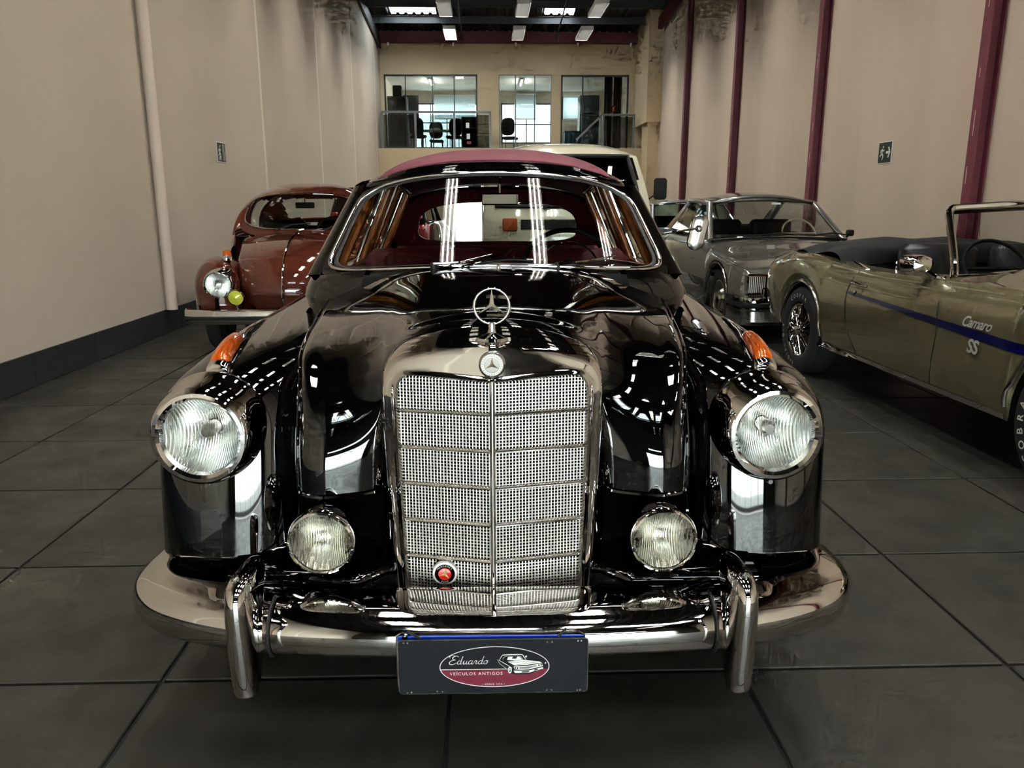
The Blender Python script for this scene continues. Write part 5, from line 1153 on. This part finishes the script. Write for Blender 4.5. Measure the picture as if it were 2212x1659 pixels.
# ---- dark hatchback with red tail lamps, seen through the saloon's rear screen --
hb = empty('dark_hatchback', (-1.62, 15.6, 0), math.pi, org=(0, 0, 0)); tag(hb, 'dark hatchback with red tail lamps glimpsed through the saloon rear screen', 'car')
ar = [(.8, .37, .33), (3.35, .37, .33)]
tab = [(0, .80, .28, .70, .76, .74), (.3, .86, .24, .84, .80, .88), (1.0, .88, .24, .95, .80, .99), (1.4, .88, .24, 1.0, .80, 1.03), (3.6, .88, .26, 1.02, .78, 1.05), (4.15, .85, .30, .98, .76, 1.0), (4.25, .82, .34, .80, .74, .82)]
ys = stations(4.25, ar, 50); R = shell_rows(tab, ar, ys); o = MB(); o.grid(R); caps_of(o, R[0]); caps_of(o, R[-1]); o.build('body', 'dark_paint', hb, angle=55)
greenhouse(hb, (1.1, 1.03, .74), (1.8, 1.48, .62), (3.7, 1.50, .62), (4.1, 1.02, .70), .05, 'dark_paint', 'dark_glass', 'black_rubber', .10, bpillars=(.45,))
for s in (-1, 1):
    MB().cbox((s * .68, 4.22, .88), (.24, .08, .22), .02).build('tail_lamp', 'red_lens', hb, angle=40); MB().cbox((s * .62, 4.0, 1.12), (.10, .05, .10), .01).build('high_tail_lamp', 'red_lens', hb, angle=40)
    for yw in (.8, 3.35): wheel(hb, s * .76, yw, .33, .19, s)
MB().cbox((0, 4.30, .52), (1.6, .10, .24), .03).build('rear_bumper', 'matte_black', hb, angle=40)

# ---- brown beetle-shaped car by the left wall ---------------------------------
bt = empty('rounded_small_car', (-1.71, 6.27, 0), math.radians(4.8), org=(0, 0, 0)); tag(bt, 'brown round-bodied small car with yellow fog lamp beside the left wall', 'car')
BR = 'brown_paint'
rows = []
for hw, y, z, dz in ((.26, .36, .36, .05), (.29, .30, .44, .06), (.33, .28, .58, .08), (.38, .36, .74, .09), (.43, .55, .87, .10), (.48, .85, .955, .10), (.535, 1.2, 1.0, .09), (.58, 1.55, 1.02, .08)):
    rows.append([(0, y, z), (hw * .45, y + .012, z - dz * .12), (hw * .8, y + .045, z - dz * .45), (hw, y + .10, z - dz), (hw + .05, y + .22, z - dz - .26)])
N_ = np.array(rows); full = np.concatenate([mir(N_[:, :0:-1]), N_], 1)
MB().grid(net(full, 60, 61)).build('bonnet', BR, bt, angle=55)
MB().tube(cr([(0, y - .004, z + .004) for y, z in ((.30, .44), (.28, .58), (.36, .74), (.55, .87), (.85, .955), (1.2, 1.0), (1.42, 1.012))], 40), .009, 8).build('bonnet_strip', CH, bt)
o = MB(); o.tube([(-.035, 1.44, 1.035), (0, 1.40, 1.028), (.035, 1.44, 1.035)], .008, 6); o.build('bonnet_badge', CH, bt)
MB().tube([(0, .275, .47), (0, .255, .50), (0, .262, .54), (0, .275, .57)], .011, 8).build('bonnet_handle', CH, bt)
MB().grid(net([[(x * 1.0, .40 - .05 * (1 - (x / .6) ** 2), .40), (x, .37 - .03 * (1 - (x / .6) ** 2), .33), (x, .42, .26)] for x in np.linspace(-.6, .6, 9)], 21, 9)).build('front_apron', BR, bt)
for s in (-1, 1):
    rows = []
    for y, zt, w, xc in ((.20, .58, .02, .52), (.215, .66, .09, .525), (.26, .735, .15, .535), (.36, .80, .185, .55), (.52, .835, .185, .575), (.75, .83, .185, .58), (1.0, .76, .175, .585), (1.25, .60, .16, .59), (1.42, .42, .14, .60), (1.5, .30, .12, .60)):
        zl = max(.33 if y < .5 else .25, archz(y, .25, [(.82, .335, .30)])); zl = min(zl, zt - .04)
        r = []
        hd = min(.22, (zt - .30) * .8)
        for z in np.linspace(min(.36, zt - hd - .01), zt - hd, 5)[:-1]: r.append((s * (xc - w), y, z))
        for t in np.linspace(math.pi, 0, 19):
            a, b = sup(np.array(t), 2.1); r.append((s * (xc + w * float(a)), y, zt - hd + hd * float(b)))
        for z in np.linspace(zt - hd, min(zl, zt - hd - .005), 8)[1:]: r.append((s * (xc + w * .99), y, z))
        rows.append(r)
    o = MB(); o.grid(cr(np.array(rows), 70)); Vv = np.array(o.v); o.f = [f for f in o.f if not (np.hypot(Vv[list(f), 0] - s * .505, Vv[list(f), 2] - .625).max() < .122 and Vv[list(f), 1].mean() < .42)]
    o.build('front_wing', BR, bt, angle=60)
    h = empty('headlamp', (0, 0, 0)); h.parent = bt; h['org'] = [0, 0, 0]; Tm = Matrix.Translation((s * .505, .215, .625)) @ Matrix.Rotation(math.radians(8), 4, 'X')
    o = MB(); o.T = Tm; o.lathe([(.124, .16), (.1235, .04), (.121, .0), (.116, -.014), (.108, -.018), (.101, -.012), (.10, 0)], 48); o.build('chrome_ring', CH, h)
    o = MB(); o.T = Tm; o.lathe([(max(r, .0004), -.035 + .025 * (r / .101) ** 2) for r in np.linspace(0, .101, 10)], 40); o.build('lens', 'lens_glass', h)
    o = MB(); o.T = Tm; o.lathe([(max(r, .0004), .075 - .075 * (r / .1) ** 2) for r in np.linspace(0, .1, 10)], 40); o.build('reflector', 'ribbed_reflector', h)
    i_ = empty('indicator', (0, 0, 0)); i_.parent = bt; i_['org'] = [0, 0, 0]
    MB().lathe([(.05, -.03), (.052, .0), (.046, .012)], 20, (s * .475, .47, .838), 'Z', sx=.85).build('indicator_base', CH, i_); MB().lathe([(.045, .008), (.044, .03), (.034, .055), (.0, .062)], 20, (s * .475, .47, .838), 'Z', sx=.85).build('amber_lens', 'amber', i_)
    wheel(bt, s * .655, .82, .315, .15, s); wheel(bt, s * .67, 3.22, .315, .15, s)
    if s < 0:
        h = empty('fog_lamp', (0, 0, 0)); h.parent = bt; h['org'] = [0, 0, 0]; c_ = (s * .315, -.03, .545)
        MB().lathe([(.0, .075), (.045, .06), (.064, .03), (.066, .0), (.062, -.008), (.056, -.006)], 32, c_).build('chrome_shell', CH, h); MB().lathe([(.0, -.018), (.03, -.014), (.057, -.004)], 32, c_).build('yellow_lens', 'yellow_lens', h); MB().tube([(c_[0], .02, .48), (c_[0], .03, .44)], .012, 8).build('stalk', CH, h)
P = cr([(-.76, .30), (-.755, .12), (-.70, .03), (-.4, -.02), (0, -.035), (.4, -.02), (.70, .03), (.755, .12), (.76, .30)], 50)
MB().grid(np.array([[(x, y + d, z) for d, z in ((.06, .438), (.02, .443), (.0, .432), (-.006, .405), (-.006, .39))] for x, y in P])).build('front_bumper', CH, bt)
MB().grid(np.array([[(x * 1.003, y + d, z) for d, z in ((-.004, .392), (-.012, .386), (-.012, .366), (-.004, .36))] for x, y in P])).build('bumper_stripe', 'matte_black', bt)
MB().grid(np.array([[(x, y + d, z) for d, z in ((-.006, .362), (-.004, .34), (.01, .325), (.05, .32))] for x, y in P])).build('bumper_lower', CH, bt)
for x in (-.52, -.12, .12, .52): MB().lathe([(0, -.012), (.009, -.008), (.011, 0)], 12, (x, pl(abs(x), [(0, -.03), (.4, -.015), (.7, .035)]), .375)).build('bumper_bolt', CH, bt)
# cabin: one domed shell with window openings
ZB = .985
def dome(y0, k, zr, hb, t):
    a, b_ = sup(np.array(t), 2.55); z = ZB + (zr - ZB) * float(b_); return np.array([hb * float(a), y0 + k * (z - ZB), z])
keys = [(0, 1.50, 1.0, 1.40, .655), (1, 1.60, .95, 1.44, .675), (2, 1.85, .72, 1.475, .70), (3, 2.25, .35, 1.50, .715), (4, 2.62, .05, 1.495, .715), (5, 2.92, -.12, 1.455, .70), (6, 3.16, -.3, 1.37, .67), (7, 3.42, -.5, 1.24, .62), (8, 3.62, -.6, 1.08, .56)]
TT = np.linspace(math.pi, 0, 61); VV = np.linspace(0, 8, 65)
G = np.array([[dome(*pl(v, keys), t) for t in TT] for v in VV])
def opening(c_):
    x, y, z = c_; sidew = abs(x) > .40 and 1.035 < z < 1.355
    d = (z - ZB)
    if sidew and 1.73 + .62 * d < y < 2.42 + .1 * d: return 'side_window'
    if sidew and 2.52 + .1 * d < y < 3.0 - .25 * d and z < 1.34: return 'quarter_window'
    if y > 3.02 and abs(x) < .43 and 1.12 < z < 1.36: return 'rear_screen'
    return None
o = MB(); o.grid(G); Vv = np.array(o.v); groups = {None: []}
for f in o.f: groups.setdefault((opening(Vv[list(f)].mean(0)), ) if opening(Vv[list(f)].mean(0)) else None, []).append(f)
allf = groups; o.f = allf[None]; o.build('cabin_shell', BR, bt, angle=60, thick=.02)
for kf, fs in allf.items():
    if kf is None: continue
    for sd in ((-1, 1) if kf[0] != 'rear_screen' else (0,)):
        ff = [f for f in fs if sd == 0 or Vv[list(f)].mean(0)[0] * sd > 0]
        if not ff: continue
        m_ = MB(); idx = sorted({i for f in ff for i in f}); mp_ = {i: k for k, i in enumerate(idx)}; m_.v = [tuple(Vv[i]) for i in idx]; m_.f = [tuple(mp_[i] for i in f) for f in ff]; m_.build(kf[0], 'clear_glass', bt, angle=80)
def bw(a_, r_):
    n = 3.4; c_, s_ = math.cos(a_), math.sin(a_); q_ = (abs(c_) ** n + abs(s_) ** n) ** (-1 / n); u, v = c_ * q_ * r_, s_ * q_ * r_
    z = 1.205 + .178 * v; return np.array([u * (.60 - .09 * (v + 1) / 2), 1.50 + 1.0 * (z - ZB) - .045 + .06 * u * u, z])
ta = np.linspace(0, 2 * math.pi, 72, endpoint=False)
MB().grid(np.array([[bw(a_, r_) for a_ in ta] for r_ in (.002, .35, .7, .96)]), cv=True).build('windscreen', 'clear_glass', bt, angle=80)
MB().tube([bw(a_, .97) + np.array([0, -.006, .003]) for a_ in ta], .0085, 8, closed=True).build('windscreen_trim', CH, bt)
rim = np.array([bw(a_, 1.0) for a_ in ta]); out_ = []
for a_ in ta:
    p_ = bw(a_, 1.0)
    if math.sin(a_) >= -.35: t_ = math.atan2(max(math.sin(a_) + .35, 0) * 1.0, math.cos(a_)); q_ = dome(1.50, 1.0, 1.40, .655, min(max(t_, 0), math.pi)); out_.append(q_)
    else: out_.append(np.array([p_[0] * 1.06, p_[1] - .05, p_[2] - .06]))
MB().grid(np.stack([rim, (rim + np.array(out_)) / 2 + np.array([0, -.01, .004]), np.array(out_)]), cv=True).build('windscreen_surround', BR, bt, angle=70)
R = []
for y, hw, zt in ((1.02, .60, .90), (1.2, .63, .94), (1.35, .66, .97), (1.6, .70, 1.0), (2.2, .74, 1.0), (2.9, .74, .98), (3.3, .68, .98), (3.7, .55, .85), (3.95, .40, .55), (4.02, .30, .40)):
    R.append([(-hw, y, .28), (-hw - .01, y, .6), (-hw + .01, y, zt - .1), (-hw + .07, y, zt)] + ([(-.3, y, zt + .02), (0, y, zt + .03), (.3, y, zt + .02)] if y > 3.2 else [(-hw + .09, y, zt - .3), (0, y, .35), (hw - .09, y, zt - .3)]) + [(hw - .07, y, zt), (hw - .01, y, zt - .1), (hw + .01, y, .6), (hw, y, .28)])
MB().grid(net(R, 40, 44)).build('body_tub', BR, bt, angle=60)
MB().grid(np.array([[(-.62, 1.45, .97), (.62, 1.45, .97)], [(-.64, 1.72, .97), (.64, 1.72, .97)], [(-.64, 1.78, .8), (.64, 1.78, .8)]])).build('dashboard', 'matte_black', bt)
seats(bt, 2.25, 2.95, .55, 1.12, 'vinyl_black'); steering(bt, .30, 1.80, 1.0, .185)
o = MB(); o.cbox((0, 1.88, 1.265), (.19, .02, .06), .008); o.build('interior_mirror', 'matte_black', bt, flat=True); MB().tube([(0, 1.88, 1.29), (0, 1.90, 1.37)], .004, 6).build('mirror_stem', 'matte_black', bt)
for x in (-.24, .22): MB().tube([(x, 1.485, 1.03), (x + .15, 1.53, 1.08), (x + .33, 1.55, 1.09)], .0075, 6).build('wiper', 'matte_black', bt)
MB().box((0, 2.3, .30), (1.3, 2.2, .04)).build('cabin_floor', 'matte_black', bt, flat=True)

# ================================================================ MEZZANINE RAILINGS AND OFFICE
def railing(label, pts, name='glass_railing', g='smoke_glass'):
    r = empty(name, (pts[0][0], pts[0][1], ZM), org=(pts[0][0], pts[0][1], ZM)); tag(r, label, 'railing')
    for p0, p1 in zip(pts[:-1], pts[1:]): MB().bar((p0[0], p0[1], p0[2]), (p1[0], p1[1], p1[2]), .06, .06).build('handrail', 'rail_grey', r, flat=True)
    return r
r = railing('glass balustrade with grey posts in front of the left office window', [(-3.15, 24.42, 4.0), (0.14, 24.42, 4.0)])
ex = [-3.15, -2.15, -0.98, 0.11]
for x in ex: MB().box((x, 24.42, ZM + .52), (.06, .06, 1.04)).build('post', 'rail_grey', r, flat=True)
for a, b in zip(ex[:-1], ex[1:]): MB().box(((a + b) / 2, 24.42, ZM + .50), (b - a - .08, .01, .94)).build('glass_panel', 'rail_glass', r, flat=True)
MB().box((-1.52, 24.42, ZM + .015), (3.3, .05, .05)).build('bottom_rail', 'frame_grey', r, flat=True)
r = railing('stair handrail and glass balustrade in front of the right office window', [(2.72, 24.42, 3.2), (3.50, 24.42, 3.93), (4.50, 24.42, 3.93)], 'stair_railing')
for x in (3.46, 3.54, 4.48): MB().box((x, 24.42, ZM + .48), (.05, .05, .98)).build('post', 'rail_grey', r, flat=True)
MB().box((4.0, 24.42, ZM + .48), (.86, .01, .88)).build('glass_panel', 'rail_glass', r, flat=True)

def chair(x, y, rz, label, m='office_chair'):
    r = empty('office_chair', (x, y, ZM), rz, org=(0, 0, 0)); tag(r, label, 'chair', 'black chairs in the mezzanine office')
    o = MB(); o.grid(np.array([[(w * float(sup(np.array(t), 3)[0]), yy, .80 + h * float(sup(np.array(t), 3)[1])) for t in np.linspace(0, 2 * math.pi, 24, endpoint=False)] for w, h, yy in ((.01, .01, .20), (.20, .24, .20), (.235, .275, .23), (.20, .24, .27), (.01, .01, .27))]), cv=True); o.build('backrest', m, r)
    MB().cbox((0, 0, .46), (.47, .46, .08), .025).build('seat', m, r, angle=40)
    for sx in (-1, 1):
        for sy in (-1, 1): MB().tube([(sx * .19, sy * .18, .43), (sx * .21, sy * .21, 0)], .012, 8).build('leg', 'dark_steel', r)
    return r
chair(-2.20, 25.9, .3, 'black upholstered chair at the left side of the office desk'); chair(-1.72, 27.65, math.pi, 'black upholstered chair on the far side of the office desk'); chair(-1.05, 26.1, -.2, 'black upholstered chair at the right side of the office desk')
chair(0.75, 26.4, math.pi * .9, 'black armchair behind the middle office window'); 
o = empty('office_desk', (-1.65, 26.9, ZM), org=(0, 0, 0)); tag(o, 'white topped desk between the black office chairs', 'desk')
MB().cbox((0, 0, .73), (1.1, .6, .04), .008).build('desk_top', 'lamp_white', o, flat=True)
for sx in (-1, 1):
    for sy in (-1, 1): MB().box((sx * .5, sy * .25, .355), (.045, .045, .71)).build('leg', 'rail_grey', o, flat=True)
o = empty('document_pile', (-1.7, 26.85, ZM + .75), org=(0, 0, 0)); tag(o, 'pile of white papers on the office desk', 'papers')
for k in range(5): MB().box((random.uniform(-.02, .02), random.uniform(-.02, .02), .006 + k * .012), (.30, .22, .010)).build('sheet_bundle', 'paper', o, flat=True)
o = empty('storage_cabinet', (-2.85, 26.2, ZM), org=(0, 0, 0)); tag(o, 'tall dark cabinet at the left end of the office', 'cabinet')
MB().cbox((0, 0, .85), (.62, .5, 1.7), .01).build('carcass', 'office_dark', o, flat=True)
for sx in (-1, 1):
    d = MB().cbox((sx * .15, -.26, .85), (.29, .02, 1.64), .004).build('door', 'office_dark', o, flat=True); MB().box((sx * .03, -.28, .9), (.012, .02, .12)).build('handle', 'rail_grey', d, org=(0, 0, 0), flat=True)
o = MB().cbox((0, 0, .17), (.28, .28, .34), .02).build('black_case', 'matte_black', angle=40); o.location = (-2.85, 26.2, ZM + 1.70); tag(o, 'black case on top of the dark office cabinet', 'case')
o = empty('yellow_board', (-2.62, 28.2, ZM + 1.2), org=(0, 0, 0)); tag(o, 'ochre board hanging on the office side wall', 'board'); MB().cbox((0, 0, .4), (.5, .03, .8), .005).build('panel', 'ochre', o, flat=True); MB().cbox((0, -.01, .4), (.54, .02, .84), .005).build('board_frame', 'office_dark', o, flat=True)
o.children[1].location.y = .02
o = empty('display_cabinet', (-0.45, 25.75, ZM), org=(0, 0, 0)); tag(o, 'grey glass-fronted shelf unit behind the left balustrade', 'cabinet')
for x in (-.34, .34): MB().box((x, 0, .52), (.03, .35, 1.04)).build('side_panel', 'rail_grey', o, flat=True)
for z in (.03, .36, .70, 1.03): MB().box((0, 0, z), (.66, .35, .025)).build('shelf', 'rail_grey', o, flat=True)
MB().box((0, .17, .52), (.66, .012, 1.0)).build('back_panel', 'office_dark', o, flat=True)
for x, z in ((-.58, 3.62), (-.56, 3.30)):
    p = MB().box((0, 0, 0), (.10, .003, .15)).build('notice_sheet', 'paper', flat=True); p.location = (x, 24.40, z); tag(p, 'white paper notice on the balustrade glass, %s one' % ('upper' if z > 3.5 else 'lower'), 'notice', 'paper notices on the balustrade')
o = MB().box((0, 0, 0), (.13, .003, .08)).build('red_notice', 'sign_red', flat=True); o.location = (-.54, 24.40, 3.12); tag(o, 'small red notice below the white sheets on the balustrade', 'notice')
# blinds at the far windows
for k, (x0, x1, z0, z1, nm) in enumerate(((-1.95, -.42, 4.42, 5.25, 'left'), (1.05, 1.85, 4.42, 5.3, 'middle'), (2.87, 3.73, 4.42, 5.22, 'right'))):
    o = empty('roller_blind', ((x0 + x1) / 2, 30.35, z0), org=((x0 + x1) / 2, 30.35, z0)); tag(o, 'white roller blind pulled half down in the %s office window' % nm, 'blind', 'white roller blinds')
    MB().box(((x0 + x1) / 2, 30.35, (z0 + z1) / 2), (x1 - x0, .006, z1 - z0)).build('fabric', 'blind_white', o, flat=True); MB().tube([(x0, 30.35, z0), (x1, 30.35, z0)], .018, 8).build('bottom_bar', 'lamp_white', o); MB().tube([(x0, 30.35, z1), (x1, 30.35, z1)], .035, 10).build('roller', 'lamp_white', o)
# right-hand room
o = empty('steel_refrigerator', (3.45, 27.4, ZM), org=(0, 0, 0)); tag(o, 'tall steel refrigerator behind the right office window', 'refrigerator')
MB().cbox((0, 0, .95), (.66, .6, 1.9), .02).build('body', 'steel_fridge', o, angle=40); MB().cbox((0, -.31, .62), (.64, .03, 1.2), .01).build('door', 'steel_fridge', o, flat=True); MB().cbox((0, -.31, 1.57), (.64, .03, .62), .01).build('freezer_door', 'steel_fridge', o, flat=True); MB().box((-.26, -.34, .95), (.02, .02, .5)).build('handle', 'frame_grey', o, flat=True)
o = empty('blue_crate', (2.75, 26.0, ZM), org=(0, 0, 0)); tag(o, 'weathered blue metal chest behind the right office window', 'chest'); MB().cbox((0, 0, .30), (.50, .4, .60), .01).build('chest_body', 'blue_box', o, flat=True); MB().cbox((0, 0, .62), (.52, .42, .04), .01).build('lid', 'blue_box', o, flat=True)
for k, x in enumerate((3.95, 4.25)):
    o = MB(); o.grid(np.array([[(x - .13 + .26 * t + 0, 26.3 + .03 * math.sin(14 * t), z) for t in np.linspace(0, 1, 16)] for z in (ZM + .02, 5.3)])); o = o.build('curtain', 'office_dark' if k else 'frame_grey', thick=.01); tag(o, 'long %s curtain at the right end of the office' % ('black' if k else 'grey'), 'curtain')
o = empty('extinguisher_sign', (4.18, 25.62, 4.34), org=(0, 0, 0)); tag(o, 'red fire extinguisher sign behind the right office window', 'sign'); MB().box((0, 0, 0), (.17, .006, .21)).build('plate', 'badge_red', o, flat=True); m_ = MB(); m_.box((0, -.005, -.02), (.035, .002, .10)); m_.box((.01, -.005, .045), (.05, .002, .02)); m_.build('pictogram', 'sign_white', o, flat=True)
o.location = (4.1, 26.15, 4.3)
# strip lamps added under the office ceiling to brighten the room
for x, nm in ((-1.9, 'left'), (1.2, 'middle')):
    o = empty('added_office_light', (x, 28.0, 5.36), org=(0, 0, 0)); tag(o, 'added batten lamp that brightens the office, %s bay' % nm, 'ceiling light'); MB().box((0, 0, .03), (.08, 1.3, .05)).build('housing', 'lamp_white', o, flat=True); MB().tube([(0, -.6, -.01), (0, .6, -.01)], .016, 8).build('tube', 'tube_lit', o)
